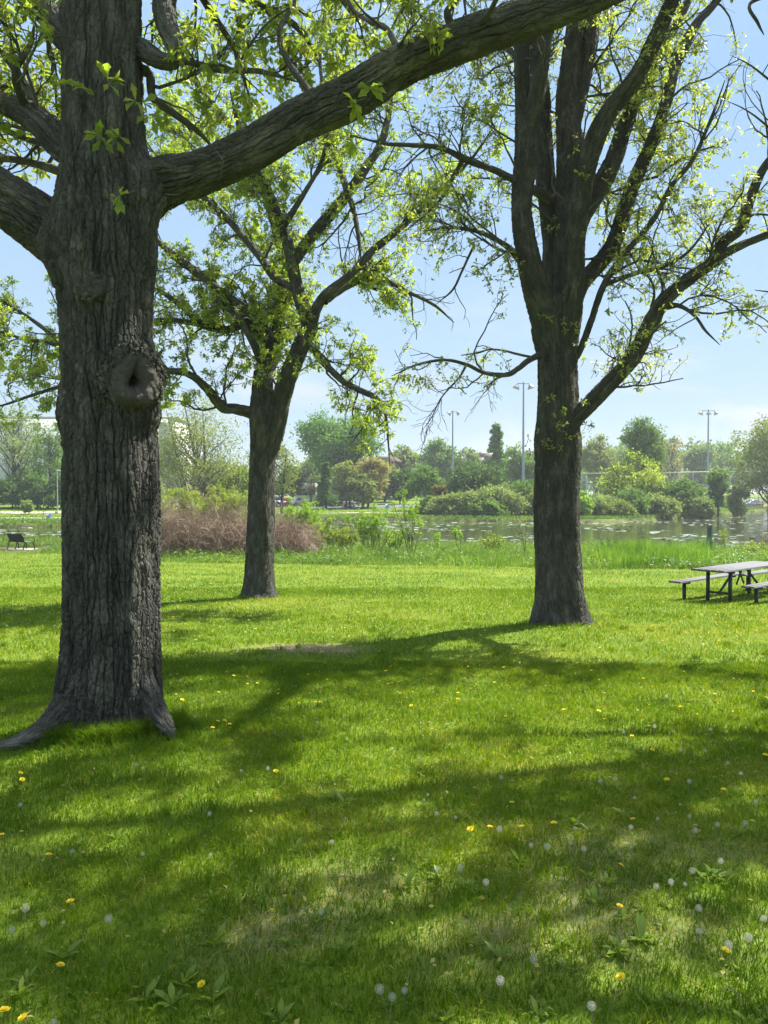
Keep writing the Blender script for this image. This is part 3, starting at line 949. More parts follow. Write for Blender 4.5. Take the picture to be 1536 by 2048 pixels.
ex = [
    [(345, 122, 5.95, 10), (380, 124, 6.0, 7), (440, 140, 6.2, 6), (520, 143, 6.4, 5), (600, 165, 6.6, 3)],
    [(282, 140, 6.15, 11), (300, 150, 6.2, 9), (306, 195, 6.2, 8), (345, 225, 6.3, 7), (395, 262, 6.4, 5), (430, 300, 6.5, 3)],
    [(338, -20, 6.1, 14), (430, -30, 6.4, 11), (520, 10, 6.7, 8), (600, 60, 6.9, 6), (640, 130, 7.1, 3)],
    [(360, -100, 6.2, 14), (520, -120, 6.8, 10), (640, -60, 7.2, 8), (700, 20, 7.5, 5), (760, 90, 7.7, 3)],
    [(370, -150, 6.4, 14), (380, -60, 6.9, 9), (420, 20, 7.1, 7), (470, 100, 7.3, 5), (500, 200, 7.4, 3)],
    [(640, 215, 5.8, 9), (605, 165, 5.9, 7), (575, 120, 6.1, 6), (560, 60, 6.4, 5), (590, 0, 6.6, 4), (600, -80, 6.8, 3)],
    [(910, 75, 5.6, 10), (900, 45, 5.6, 8), (895, 22, 5.6, 7), (915, 0, 5.7, 5), (925, -40, 5.8, 3)],
    [(800, 110, 5.7, 8), (775, 60, 5.8, 6), (735, 40, 6.0, 5), (700, 10, 6.2, 4), (690, -60, 6.4, 3)],
    [(100, 270, 6.4, 10), (60, 190, 6.6, 8), (20, 120, 6.8, 6), (-30, 60, 7, 4)],
    [(60, 232, 6.5, 9), (30, 150, 6.2, 7), (60, 90, 6.1, 5), (70, 40, 6.0, 3)],
    [(130, 300, 6.4, 8), (60, 280, 6.9, 6), (0, 258, 7.2, 5), (-80, 240, 7.5, 3)],
    [(130, 345, 6.5, 9), (60, 325, 7, 7), (0, 318, 7.3, 6), (-90, 330, 7.6, 3)],
    [(200, -250, 6.1, 26), (60, -420, 6.4, 20), (-120, -640, 7, 12), (-250, -800, 7.4, 5)],
    [(205, -400, 6.1, 30), (380, -560, 5.6, 24), (620, -760, 5.2, 14), (800, -900, 5.0, 6)],
    [(205, -500, 6.1, 28), (330, -700, 7.4, 20), (560, -900, 8.4, 12), (700, -1000, 9, 5)],
    [(200, -650, 6.1, 26), (120, -900, 5.5, 18), (60, -1150, 5.2, 8)],
]
for e in ex: lim1.append(B(e, .04, 20))
lim1 += [L1_, L2_, L3_, U_]


def pix(pp):
    """where points land in the photograph: used to keep twigs off the clear stretch of sky"""
    d = np.maximum((pp - cam_pos) @ fw, .3)
    return 768 + F * ((pp - cam_pos) @ rt) / d, 1024 - F * ((pp - cam_pos) @ up) / d, d


def mask1(pp):
    e = pp[:, -1]; px, py, d = pix(e)
    m = pp[:, pp.shape[1] // 2]; mx_, my_, md = pix(m)
    # no branches dropping below the big limb or in front of the trunk, none near the lens
    low = np.interp(px, [-200, 0, 130, 290, 420, 600, 900, 1250, 1600], [420, 420, 330, 330, 300, 205, 95, 20, -60])
    ok = (py < low) & (e[:, 1] > 3.6) & (m[:, 1] > 3.8)
    ok &= ~((px > 110) & (px < 300) & (py > -200) & (e[:, 1] < 6.1))
    ok &= ~((px > 980) & (py > -25) & (py < 900))
    return ok


grow_crown(o1, lim1, 4.0, (.5, 1.5), 7.5, (.25, .65), 9, (.1, .3), .085, 'oak', wh=(3, 5), mask=mask1, catkin=.3, bare=.06, trop=.05, along=2)
# sprouts on the bark of trunk and limb
sp = []
for px, py, d, dx, dy in ((140, 75, 5.72, -.2, -.05), (165, 170, 5.75, .05, -.1), (195, 178, 5.72, .2, .05), (205, 262, 5.7, .05, -.1), (258, 385, 5.6, -.1, -.08), (228, 270, 5.7, .15, -.1), (265, 215, 5.75, .15, 0.05),
                          (290, 225, 5.9, .1, -.05), (728, 185, 5.45, .1, -.05), (722, 200, 5.5, -.1, -.1), (690, 262, 5.9, .1, -.2), (150, 20, 5.75, -.1, .1)):
    a = P(px, py, d); b = a + np.array([dx * .5, -.12, dy * .6 - .02])
    sp.append(np.stack([a + (b - a) * t for t in np.linspace(-.6, 1, 5)]))
sp = np.stack(sp); o1.batch(sp, np.full(sp.shape[:2], .004), 4)
o1.whorls(np.repeat(sp[:, -1], 2, 0) + o1.rng.normal(0, .02, (2 * len(sp), 3)), nrm(np.repeat(sp[:, -1] - sp[:, -2], 2, 0)), 4, 6, .12, 'oak', droop=.45)
# pale dead twigs on the underside of the limb
for seg in ([(440, 360, 5.55, 1.5), (445, 325, 5.5, 1.5), (440, 312, 5.5, 1.2), (430, 300, 5.5, 1)], [(330, 388, 5.6, 1.3), (355, 390, 5.55, 1.2), (372, 378, 5.5, 1)]): B(seg, .03, 5)
# surface roots
root1 = [(165, 1380, 5.95, 40), (128, 1428, 5.82, 33), (88, 1464, 5.66, 26), (42, 1487, 5.52, 20), (0, 1500, 5.44, 17), (-60, 1518, 5.34, 13), (-140, 1545, 5.2, 6)]
B(root1, .012, 90, ampk=.2, ampmax=.03, wob=.06)
B([(280, 1350, 6.0, 24), (308, 1418, 5.9, 24), (332, 1458, 5.78, 17), (352, 1490, 5.7, 12)], .012, 80, ampk=.25, ampmax=.035, wob=.06)

org1 = np.array([-2.16, 6.08, BASEZ])
oak1 = thing('oak_tree', 'huge near oak with a hollow scar on its trunk and a long limb reaching right', 'tree', org1, group='big oaks on the lawn')
o1.build_wood('trunk', 'bark', oak1, org1)
o1.build_leaves('crown', 'oak', oak1, org1)
if cat:
    c_ = Plant(7); 
    for a in cat: c_.add_leaves(a[0], a[1], a[2], a[3], 'catkin', a[4])
    c_.build_leaves('catkins', 'catkin', oak1, org1)
    tag(oak1.children[-1], kind='stuff')


# healed branch scars on the trunk: a bulging lip of wood round a hollow
def scar_mat():
    m, nt, out = mat('scar_wood')
    at = N(nt, 'ShaderNodeAttribute', attribute_name='grain')
    s1 = N(nt, 'ShaderNodeVectorMath', operation='MULTIPLY'); s1.inputs[1].default_value = (3, 3, 1)
    L(nt, at.outputs['Vector'], s1.inputs[0])
    n = N(nt, 'ShaderNodeTexNoise', Scale=2.2, Detail=7., Roughness=.72); L(nt, s1.outputs[0], n.inputs['Vector'])
    c = ramp(nt, n.outputs['Fac'], [(.32, (.04, .035, .029)), (.5, (.085, .077, .065)), (.68, (.18, .165, .14))])
    bs = N(nt, 'ShaderNodeBsdfPrincipled', Roughness=.85); bs.inputs['Specular IOR Level'].default_value = .2
    L(nt, c, bs.inputs['Base Color'])
    b = N(nt, 'ShaderNodeBump', Strength=1., Distance=.014); L(nt, n.outputs['Fac'], b.inputs['Height']); L(nt, b.outputs[0], bs.inputs['Normal'])
    L(nt, bs.outputs[0], out.inputs[0])
    return m


M['scar'] = scar_mat()


def bare_twigs(pl, ls, per1, l1, per2, l2):
    LP, LR = collect(ls)
    a, ar = pl.spawn(LP, LR, per1, .3, 1., l1[0], l1[1], (.4, 1.1), .22, -.12, 8, rr=.6, k=.009)
    b, br = pl.spawn(a, ar, per2, .15, 1., l2[0], l2[1], (.4, 1.1), .22, -.08, 6, rr=.7, k=.01)
    pl.batch(a, np.maximum(ar, .004), 4); pl.batch(b, np.maximum(br, .0032), 3)


def scar(name, c, nv, rx, rz, height, hole, sink, org, parent, seed, lipn=.05):
    rg = np.random.default_rng(seed)
    nv = nrm(np.array(nv, float)); ux = nrm(np.cross([0, 0, 1.], -nv)) * 1.0
    ux = nrm(np.cross(np.array([0, 0, 1.]), nv)); uz = np.cross(nv, ux)
    nr, na = 69, 170
    rho = np.concatenate([np.linspace(0, hole, 9), np.linspace(hole * 1.06, .94, 26), np.linspace(.96, 1.45, 34)])
    th = np.arange(na) / na * 2 * PI
    Rr, Th = np.meshgrid(rho, th, indexing='ij')
    x0_ = Rr * np.cos(Th); z0_ = Rr * np.sin(Th)
    lobes = 1 + .05 * np.sin(Th * 2 + 1) + .035 * np.sin(Th * 3 + seed) + .02 * np.sin(Th * 5)
    side = 1 + .75 * np.clip(-np.sin(Th - .25), -1, 1)               # the callus swells below and to the right
    prof = sstep(hole * .7, .52, Rr) * np.clip(1 - (np.maximum(Rr - .52, 0) / .56) ** 2.2, 0, 1)
    hgt = height * prof * np.where(Rr > .2, side, 1)
    # the seam running up from the hollow
    hgt -= (height * .95) * np.exp(-((np.angle(np.exp(1j * (Th - PI / 2 + .25 * Rr))) * Rr) / .1) ** 2) * (Rr > hole * .7) * np.clip(1.15 - Rr, 0, 1)
    hgt += .022 * (vnoise(x0_ * 3 + 5, z0_ * 3 + seed, seed) - .5) + .01 * (vnoise(x0_ * 8, z0_ * 8 + seed, seed + 1) - .5)
    hgt -= sink * sstep(hole * 1.05, hole * .55, Rr)
    edge = sstep(1.0, 1.1, Rr)
    lip = np.clip(-np.sin(Th) * .7 + .35, 0, 1)
    hgt = hgt * (1 - edge) + edge * (.012 * (height > .03) * (1 - lip) + .03 * (vnoise(np.cos(Th) * 7 + Rr * 9, np.sin(Th) * 7 + Rr * 5, seed) - .5) - (.1 + .12 * lip) * (Rr - 1.0))
    x = Rr * np.cos(Th) * rx * lobes; z = Rr * np.sin(Th) * rz * lobes
    V = np.array(c)[None, None] + x[..., None] * ux + z[..., None] * uz + hgt[..., None] * nv
    i = np.arange(len(rho) - 1)[:, None] * na; k = np.arange(na)[None]; k2 = (k + 1) % na
    q = np.stack([i + k, i + na + k, i + na + k2, i + k2], -1).reshape(-1, 4)
    tw_ = Th + 1.1 * Rr + .8 * (vnoise(np.cos(Th) * 2 + Rr * 2, np.sin(Th) * 2, seed + 4) - .5)
    bk = np.stack([np.cos(tw_) * 6.5, np.sin(tw_) * 6.5, Rr * 2.6], -1).reshape(-1, 3)
    Vf = V.reshape(-1, 3)
    ampv = (.034 * sstep(.9, 1.02, Rr)).ravel()
    o = build(name, Vf, q, None, 'scar', parent, org, smooth=True, vec={'grain': bk, 'bark': Vf * np.array([1, 1, 1.6])}, attrs={'amp': ampv})
    o.data.materials.append(M['bark'])
    ring = np.repeat(rho[:-1], na) > .955
    o.data.polygons.foreach_set('material_index', ring.astype(np.int32))
    return o


rb = 90 / F * DB
nb = nrm(np.array([.42, -.9, -.05])); nb_c = nrm(np.array([(262 - 221) / 90 * .95, -.88, 0]))
axis_b = P(221, 775, DB)
nb_c = nrm(np.array([.68, -.73, 0]))
scar('branch_scar', axis_b + nb_c * (rb + .058), nrm(np.array([.57, -.8, -.2])),   .176, .212, .062, .22, .15, org1, oak1, 3)
ax2 = P(216, 600, DB)
n2c = nrm(np.array([.02, -1, 0]))
scar('branch_scar', ax2 + n2c * (rb * .98 + .03), nrm(np.array([0, -1., .05])), .085, .088, .012, .05, .006, org1, oak1, 8)

# ------------------------------------------------------------------ the middle oak, depth 17.4
o2 = Plant(202); D2 = 17.4
rows = [(742, 527, 34), (790, 526, 44), (830, 528, 58), (860, 527, 54), (900, 525, 50), (1000, 523, 50), (1100, 520, 52), (1150, 519, 56), (1180, 519, 64), (1198, 519, 78), (1230, 519, 96)]
tp = []
for py, c, w in rows[::-1]:
    p = P(c, py, D2); tp.append((p[0], p[1], p[2], w / 2 / F * D2))


def foot(cx, cy, base, amps):
    def f(path, u, v, th, R):
        q = path[:, None] + R[..., None] * (np.cos(th)[None, :, None] * u[:, None] + np.sin(th)[None, :, None] * v[:, None])
        ang = np.arctan2(q[..., 1] - cy, q[..., 0] - cx); hh = np.clip(q[..., 2] - base, 0, 3)
        out = np.zeros_like(ang)
        for a0, k in amps:
            d = np.angle(np.exp(1j * (ang - a0))); out += k * np.exp(-(d / .33) ** 2)
        return out * np.exp(-hh / .18) + .012 * np.sin(ang * 6 + q[..., 2] * .9)
    return f


bz2 = ground_z(-2.83, 17.4)
o2.tube(np.array(tp), .03, 90, ampmax=.03, shape=foot(-2.83, 17.4, bz2, ((-2.6, .09), (-.4, .1), (-1.5, .07), (1.5, .08))))
lim2 = []
T2 = lambda segs, st=.04, ns=28, **k: lim2.append(limb(o2, segs, st, ns, **{**dict(ampk=.24, ampmax=.035, wob=.05), **k}))
T2([(532, 930, 17.4, 14), (541, 880, 17.35, 21), (552, 835, 17.3, 22), (562, 800, 17.3, 19), (577, 750, 17.2, 18), (596, 705, 17.2, 17), (617, 660, 17.1, 16), (618, 645, 17.1, 15), (599, 592, 17, 12), (588, 547, 17, 11), (581, 508, 17, 11), (566, 456, 16.9, 9), (536, 380, 16.8, 8), (516, 345, 16.6, 7), (480, 260, 16.4, 5), (460, 180, 16.2, 3)])
T2([(618, 655, 17.1, 13), (646, 594, 16.9, 9), (700, 550, 16.7, 7), (745, 502, 16.5, 7), (790, 465, 16.3, 6), (850, 412, 16.1, 5), (905, 355, 15.9, 4), (945, 315, 15.7, 3), (990, 250, 15.5, 2)])
T2([(650, 603, 16.9, 7), (690, 575, 17.2, 6), (730, 558, 17.4, 5.5), (768, 560, 17.5, 5), (818, 585, 17.6, 4), (868, 610, 17.7, 3), (908, 645, 17.8, 2)], .06, 12)
T2([(589, 520, 17, 11), (625, 469, 17.2, 11), (665, 425, 17.3, 11), (696, 386, 17.4, 10), (730, 338, 17.5, 8), (760, 292, 17.6, 7), (775, 240, 17.7, 6), (790, 150, 18, 4), (830, 40, 18.4, 3)])
T2([(586, 576, 17, 7), (550, 555, 17.3, 8), (521, 516, 17.5, 7), (487, 474, 17.7, 6), (446, 430, 18, 6), (399, 388, 18.3, 5), (350, 345, 18.6, 4), (290, 290, 19, 3)])
T2([(620, 690, 17.2, 8), (640, 715, 16.9, 8), (660, 738, 16.6, 7), (690, 765, 16.3, 6.5), (725, 783, 16, 6), (752, 796, 15.8, 5), (770, 825, 15.7, 3), (776, 880, 15.6, 2), (780, 935, 15.5, 1.2)], .05, 14)
T2([(752, 796, 15.8, 4), (740, 825, 15.9, 2.2), (722, 860, 16, 1.6), (700, 890, 16.1, 1.2)], .05, 8)
T2([(527, 835, 17.4, 16), (500, 825, 17.3, 11), (470, 818, 17.1, 10), (447, 815, 17, 10), (430, 798, 16.8, 9), (412, 775, 16.6, 8), (385, 752, 16.4, 7), (350, 742, 16.2, 6), (305, 742, 16, 6), (250, 745, 15.8, 5), (180, 757, 15.6, 4), (110, 776, 15.4, 3.5), (60, 792, 15.3, 3), (0, 812, 15.2, 2), (-60, 822, 15.1, 1.2)], .05, 16)
T2([(527, 750, 17.4, 15), (545, 700, 17.4, 9), (565, 707, 17.2, 0.1)][:2] + [(550, 690, 17.4, 8), (521, 649, 17.2, 8), (482, 612, 17, 8), (440, 581, 16.9, 7.5), (410, 557, 16.8, 7), (378, 534, 16.7, 7), (340, 505, 16.6, 6), (300, 470, 16.5, 5), (240, 440, 16.4, 4)])
T2([(527, 745, 17.4, 14), (520, 715, 17.3, 9), (500, 675, 17.1, 7), (477, 636, 17, 7), (451, 610, 16.9, 5), (430, 590, 16.9, 4)])
T2([(540, 690, 17.6, 9), (519, 668, 17.6, 8), (493, 646, 17.6, 8), (470, 655, 17.5, 7.5), (446, 660, 17.4, 7), (404, 649, 17.2, 6.5), (378, 623, 17, 6), (339, 594, 16.8, 5), (305, 573, 16.7, 5), (200, 590, 16.5, 4), (120, 680, 16.3, 3)][:9])
T2([(404, 649, 17.2, 6), (330, 640, 16.9, 5), (240, 655, 16.6, 5), (130, 688, 16.3, 4.5), (90, 683, 16.2, 4), (50, 678, 16.1, 3), (0, 665, 16, 2.5), (-60, 660, 15.9, 1.5)], .05, 14)
T2([(300, 640, 16.9, 5), (200, 690, 16.7, 4.5), (120, 682, 16.6, 4), (85, 655, 16.5, 4), (50, 630, 16.4, 3), (0, 600, 16.3, 2.5), (-50, 570, 16.2, 1.5)], .05, 14)
T2([(527, 745, 17.5, 15), (548, 700, 17.9, 14), (559, 640, 18.1, 12), (562, 612, 18.2, 12), (571, 547, 18.4, 11), (574, 508, 18.5, 9), (556, 490, 18.5, 7), (549, 456, 18.6, 6), (536, 408, 18.7, 5), (540, 340, 18.9, 4), (545, 260, 19, 3)])
T2([(566, 456, 16.9, 6), (600, 400, 16.2, 5), (640, 330, 15.8, 4), (660, 260, 15.5, 3), (690, 180, 15.2, 2)])
T2([(696, 386, 17.4, 6), (708, 425, 17.2, 5), (718, 480, 17, 4), (722, 530, 16.8, 2)], .05, 12)
T2([(696, 386, 17.4, 7), (668, 300, 17.8, 5), (655, 230, 18, 4), (640, 120, 18.4, 3), (650, 0, 18.8, 2)])
T2([(536, 400, 18.7, 5), (490, 350, 19, 4), (430, 330, 19.3, 4), (380, 260, 19.6, 3), (330, 150, 20, 2)])
T2([(460, 250, 16.4, 5), (380, 150, 16.6, 4), (330, 60, 16.8, 3)])


def mask2(pp):
    e = pp[:, -1]; px, py, d = pix(e)
    low = np.interp(px, [-200, 0, 130, 300, 450, 540, 640, 700, 760, 800, 850, 920, 1000], [800, 870, 880, 830, 790, 760, 740, 900, 940, 900, 620, 640, 330])
    gap = (np.abs(px - 890) < 60) & (np.abs(py - 540) < 60)
    gap |= (np.abs(px - 690) < 35) & (np.abs(py - 490) < 35)
    return (py < low) & ~gap


bare_twigs(o2, [lim2[1], lim2[2], lim2[5], lim2[6]], 4.5, (.4, 1.5), 5., (.15, .6))
grow_crown(o2, lim2, 5., (.6, 2.0), 9, (.3, .95), 9., (.12, .34), .094, 'simple', wh=(4, 6), mask=mask2, bare=.05, trop=.03, along=2, tmin=.12)
org2 = np.array([-2.83, 17.4, bz2])
oak2 = thing('oak_tree', 'forked oak in the middle with leafy branches, beyond the hollow-scarred oak', 'tree', org2, group='big oaks on the lawn')
o2.build_wood('trunk', 'bark', oak2, org2)
o2.build_leaves('crown', 'oak_mid', oak2, org2)

# ------------------------------------------------------------------ the many-stemmed oak on the right, depth 12.9
o3 = Plant(303); D3 = 12.9
rows = [(600, 1112, 92), (640, 1115, 80), (700, 1115, 74), (760, 1116, 76), (800, 1117, 78), (850, 1116, 84), (885, 1115, 90), (930, 1115, 86), (1000, 1114, 84), (1100, 1115, 87), (1180, 1118, 96), (1225, 1121, 106), (1250, 1122, 122), (1290, 1122, 140)]
tp = []
for py, c, w in rows[::-1]:
    p = P(c, py, D3); tp.append((p[0], p[1], p[2], w / 2 / F * D3))
bz3 = ground_z(2.95, 12.9)
o3.tube(np.array(tp), .022, 120, ampmax=.034, shape=foot(2.95, 12.9, bz3, ((-2.7, .08), (-.3, .1), (-1.5, .06), (-.9, .06), (1.5, .08))))
lim3 = []
T3 = lambda segs, st=.028, ns=44, **k: lim3.append(limb(o3, segs, st, ns, **{**dict(ampk=.24, ampmax=.035, wob=.05), **k}))
T3([(1112, 760, 12.9, 18), (1100, 690, 12.85, 27), (1088, 632, 12.75, 28), (1070, 580, 12.65, 26), (1056, 512, 12.6, 23), (1046, 450, 12.6, 20), (1044, 400, 12.6, 19), (1050, 330, 12.6, 20), (1052, 260, 12.6, 20), (1046, 190, 12.6, 15), (1043, 100, 12.6, 14), (1040, 0, 12.6, 13), (1020, -150, 12.4, 11), (1000, -350, 12.2, 8), (980, -550, 12, 4)])
T3([(1054, 260, 12.6, 17), (1072, 200, 12.4, 15), (1084, 120, 12.3, 14), (1092, 50, 12.2, 13), (1110, -60, 12, 12), (1140, -250, 11.6, 9), (1180, -450, 11.3, 4)])
T3([(1114, 740, 12.95, 18), (1110, 660, 13, 27), (1108, 580, 13.1, 23), (1106, 500, 13.2, 18), (1100, 440, 13.3, 18), (1094, 380, 13.4, 18), (1088, 300, 13.5, 18), (1084, 200, 13.6, 16), (1072, 90, 13.8, 14), (1060, -60, 14, 12), (1020, -300, 14.5, 8), (990, -500, 15, 4)])
T3([(1120, 780, 12.9, 16), (1125, 700, 12.9, 27), (1130, 640, 12.9, 29), (1134, 580, 12.9, 28), (1136, 500, 12.9, 26), (1136, 420, 13, 25), (1138, 350, 13.1, 25), (1138, 280, 13.1, 24), (1134, 200, 13.2, 19), (1142, 110, 13.3, 17), (1150, 40, 13.4, 15), (1160, -100, 13.5, 13), (1175, -300, 13.7, 9), (1180, -600, 13.9, 4)])
T3([(1138, 280, 13.1, 16), (1160, 180, 13.3, 16), (1180, 80, 13.5, 16), (1190, 0, 13.7, 14), (1215, -150, 14, 11), (1250, -400, 14.4, 5)])
T3([(1124, 760, 12.85, 14), (1132, 690, 12.8, 22), (1140, 630, 12.7, 24), (1146, 560, 12.6, 22), (1150, 480, 12.5, 19), (1160, 400, 12.4, 18), (1176, 325, 12.3, 18), (1203, 250, 12.2, 18), (1240, 195, 12.1, 17), (1275, 150, 12, 16), (1315, 70, 11.9, 15), (1345, 0, 11.8, 13), (1400, -120, 11.6, 10), (1480, -300, 11.3, 4)])
T3([(1146, 500, 13.2, 16), (1165, 430, 13.4, 18), (1198, 375, 13.6, 18), (1228, 320, 13.8, 16), (1250, 250, 14, 14), (1280, 180, 14.2, 12), (1330, 90, 14.5, 9), (1390, -30, 14.9, 6), (1430, -150, 15.2, 3)])
T3([(1128, 690, 12.9, 10), (1142, 620, 12.95, 17), (1163, 568, 13, 15), (1196, 530, 13, 15), (1222, 498, 13, 15), (1236, 465, 13, 14), (1265, 372, 13.1, 13), (1307, 278, 13.2, 12), (1332, 205, 13.3, 11), (1352, 130, 13.4, 10), (1388, 55, 13.5, 8), (1425, 12, 13.6, 7), (1480, -60, 13.7, 5), (1540, -160, 13.8, 3)])
T3([(1145, 725, 12.9, 8), (1164, 690, 12.8, 6.5), (1183, 640, 12.7, 6.5), (1208, 570, 12.6, 6.5), (1248, 510, 12.5, 6), (1308, 437, 12.4, 5), (1343, 372, 12.3, 4.5), (1385, 320, 12.2, 4), (1423, 235, 12.1, 3), (1450, 160, 12, 2)], .04, 14)
T3([(1130, 862, 12.8, 19), (1158, 830, 12.7, 17.5), (1190, 797, 12.6, 16.5), (1218, 767, 12.5, 15.5), (1268, 711, 12.4, 14.5), (1298, 652, 12.3, 14), (1330, 600, 12.2, 13), (1380, 556, 12.1, 12), (1434, 517, 12, 12), (1446, 485, 12, 11), (1476, 462, 12, 10), (1490, 440, 12, 9), (1500, 400, 12, 9), (1520, 350, 12, 8), (1540, 320, 12, 7), (1600, 250, 12, 5), (1680, 150, 12, 3)])
T3([(1434, 517, 12, 9), (1480, 492, 11.8, 8), (1540, 468, 11.7, 7), (1620, 440, 11.6, 5), (1720, 420, 11.5, 3)], .05, 16)
T3([(1335, 612, 12.2, 7), (1360, 612, 12, 4), (1390, 632, 11.8, 3), (1410, 660, 11.7, 2.5), (1440, 690, 11.6, 1.5)], .04, 10)
T3([(1208, 570, 12.6, 5), (1260, 550, 12.4, 4.5), (1330, 532, 12.2, 4), (1380, 500, 12, 3), (1430, 430, 11.9, 2)], .04, 12)
T3([(1098, 700, 12.9, 9), (1076, 711, 12.8, 6), (1055, 722, 12.7, 5.5), (1038, 736, 12.6, 5), (1013, 750, 12.5, 5), (968, 745, 12.3, 4), (933, 729, 12.1, 3.5), (888, 720, 11.9, 3), (833, 730, 11.7, 2.2), (783, 752, 11.6, 1.5)], .03, 12, wob=.06)
T3([(933, 730, 12.1, 2.2), (918, 755, 12.1, 1.8), (883, 795, 12.1, 1.4), (863, 835, 12.1, 1.1), (843, 862, 12.1, .8)], .03, 7)
T3([(1013, 750, 12.5, 3), (995, 756, 12.5, 2.5), (975, 772, 12.5, 1.5)], .03, 8)
T3([(1100, 400, 13, 10), (1060, 375, 12.8, 8), (1033, 362, 12.6, 7.5), (988, 340, 12.4, 6.5), (928, 318, 12.2, 6), (883, 296, 12, 5), (818, 290, 11.8, 4), (768, 287, 11.6, 3), (700, 270, 11.4, 2)], .04, 14)
T3([(928, 318, 12.2, 5), (908, 350, 12.3, 4), (888, 390, 12.4, 3), (850, 430, 12.5, 2), (800, 470, 12.6, 1)], .04, 12)
T3([(1040, 520, 12.6, 8), (1010, 490, 12.4, 5), (960, 465, 12.2, 4), (905, 455, 12, 3), (850, 462, 11.8, 2)], .04, 12)
T3([(948, 490, 12.3, 2.5), (925, 540, 12.3, 2), (905, 580, 12.3, 2), (870, 610, 12.3, 1.2)], .04, 8)
T3([(1040, 0, 12.6, 9), (980, -60, 12.2, 7), (900, -60, 11.8, 6), (820, 0, 11.4, 4), (780, 60, 11.2, 2)], .05, 14)
T3([(1045, 130, 12.6, 7), (1000, 90, 12.9, 5), (940, 110, 13.2, 4), (880, 100, 13.5, 3), (830, 160, 13.7, 2)], .05, 12)


def mask3(pp):
    e = pp[:, -1]; px, py, d = pix(e)
    low = np.interp(px, [600, 800, 900, 1000, 1060, 1180, 1240, 1300, 1500, 1700], [400, 560, 640, 800, 880, 860, 800, 660, 720, 760])
    core = (px > 1025) & (px < 1215) & (py > 60) & (py < 660) & (e[:, 1] < 13.6)
    low = np.where(core & (vnoise(px / 9., py / 11., 12) > .33), -900, low)
    ok = (py < low) | ((py > 690) & (py < 785) & (px > 780))
    ok &= ~((np.abs(px - 900) < 70) & (py > 560) & (py < 700))
    ok &= ~((px > 780) & (px < 1030) & (py > 640) & (py < 690))
    ok &= ~((px > 1420) & (py < 240) & (py > -50) & (vnoise(px / 40, py / 40, 6) > .4))
    return ok


bare_twigs(o3, lim3[13:20], 4.5, (.4, 1.3), 5., (.15, .55))
grow_crown(o3, lim3, 4.6, (.5, 2.0), 8.5, (.25, .9), 9.5, (.12, .32), .078, 'simple', wh=(3, 6), mask=mask3, bare=.12, trop=.03, along=1, tmin=.1, ex=.12)
# little shoots low on the trunk
tips = []
for px, py in ((1095, 640), (1130, 650), (1150, 660), (1100, 800), (1130, 850), (1115, 845), (1140, 830), (1095, 895), (1110, 890), (1160, 800), (1180, 850), (1170, 700), (1190, 740), (1075, 870), (1060, 900), (1150, 870)):
    for _ in range(3):
        tips.append(P(px + o3.rng.normal(0, 9), py + o3.rng.normal(0, 9), 12.45 + o3.rng.uniform(-.1, .08)))
tips = np.array(tips); pth = np.stack([tips + np.array([0, .25, -.1]), tips + np.array([0, .1, -.06]), tips], 1)
o3.batch(pth, np.full(pth.shape[:2], .004), 4); o3.whorls(tips, nrm(np.array([[0, -.6, .5]]) + .5 * o3.rng.normal(size=tips.shape)), 4, 6, .085, 'simple')
for (a0, b0, r0) in (((1085, 1205, 12.85, 16), (1056, 1268, 12.55, 5), 0), ((1155, 1200, 12.85, 16), (1184, 1264, 12.6, 5), 0)):
    limb(o3, [a0, tuple((np.array(a0) + np.array(b0)) / 2), b0], .03, 24)
org3 = np.array([2.95, 12.9, bz3])
oak3 = thing('oak_tree', 'many-stemmed oak right of centre with a low limb rising to the right', 'tree', org3, group='big oaks on the lawn')
o3.build_wood('trunk', 'bark', oak3, org3)
o3.build_leaves('crown', 'oak_pale', oak3, org3)

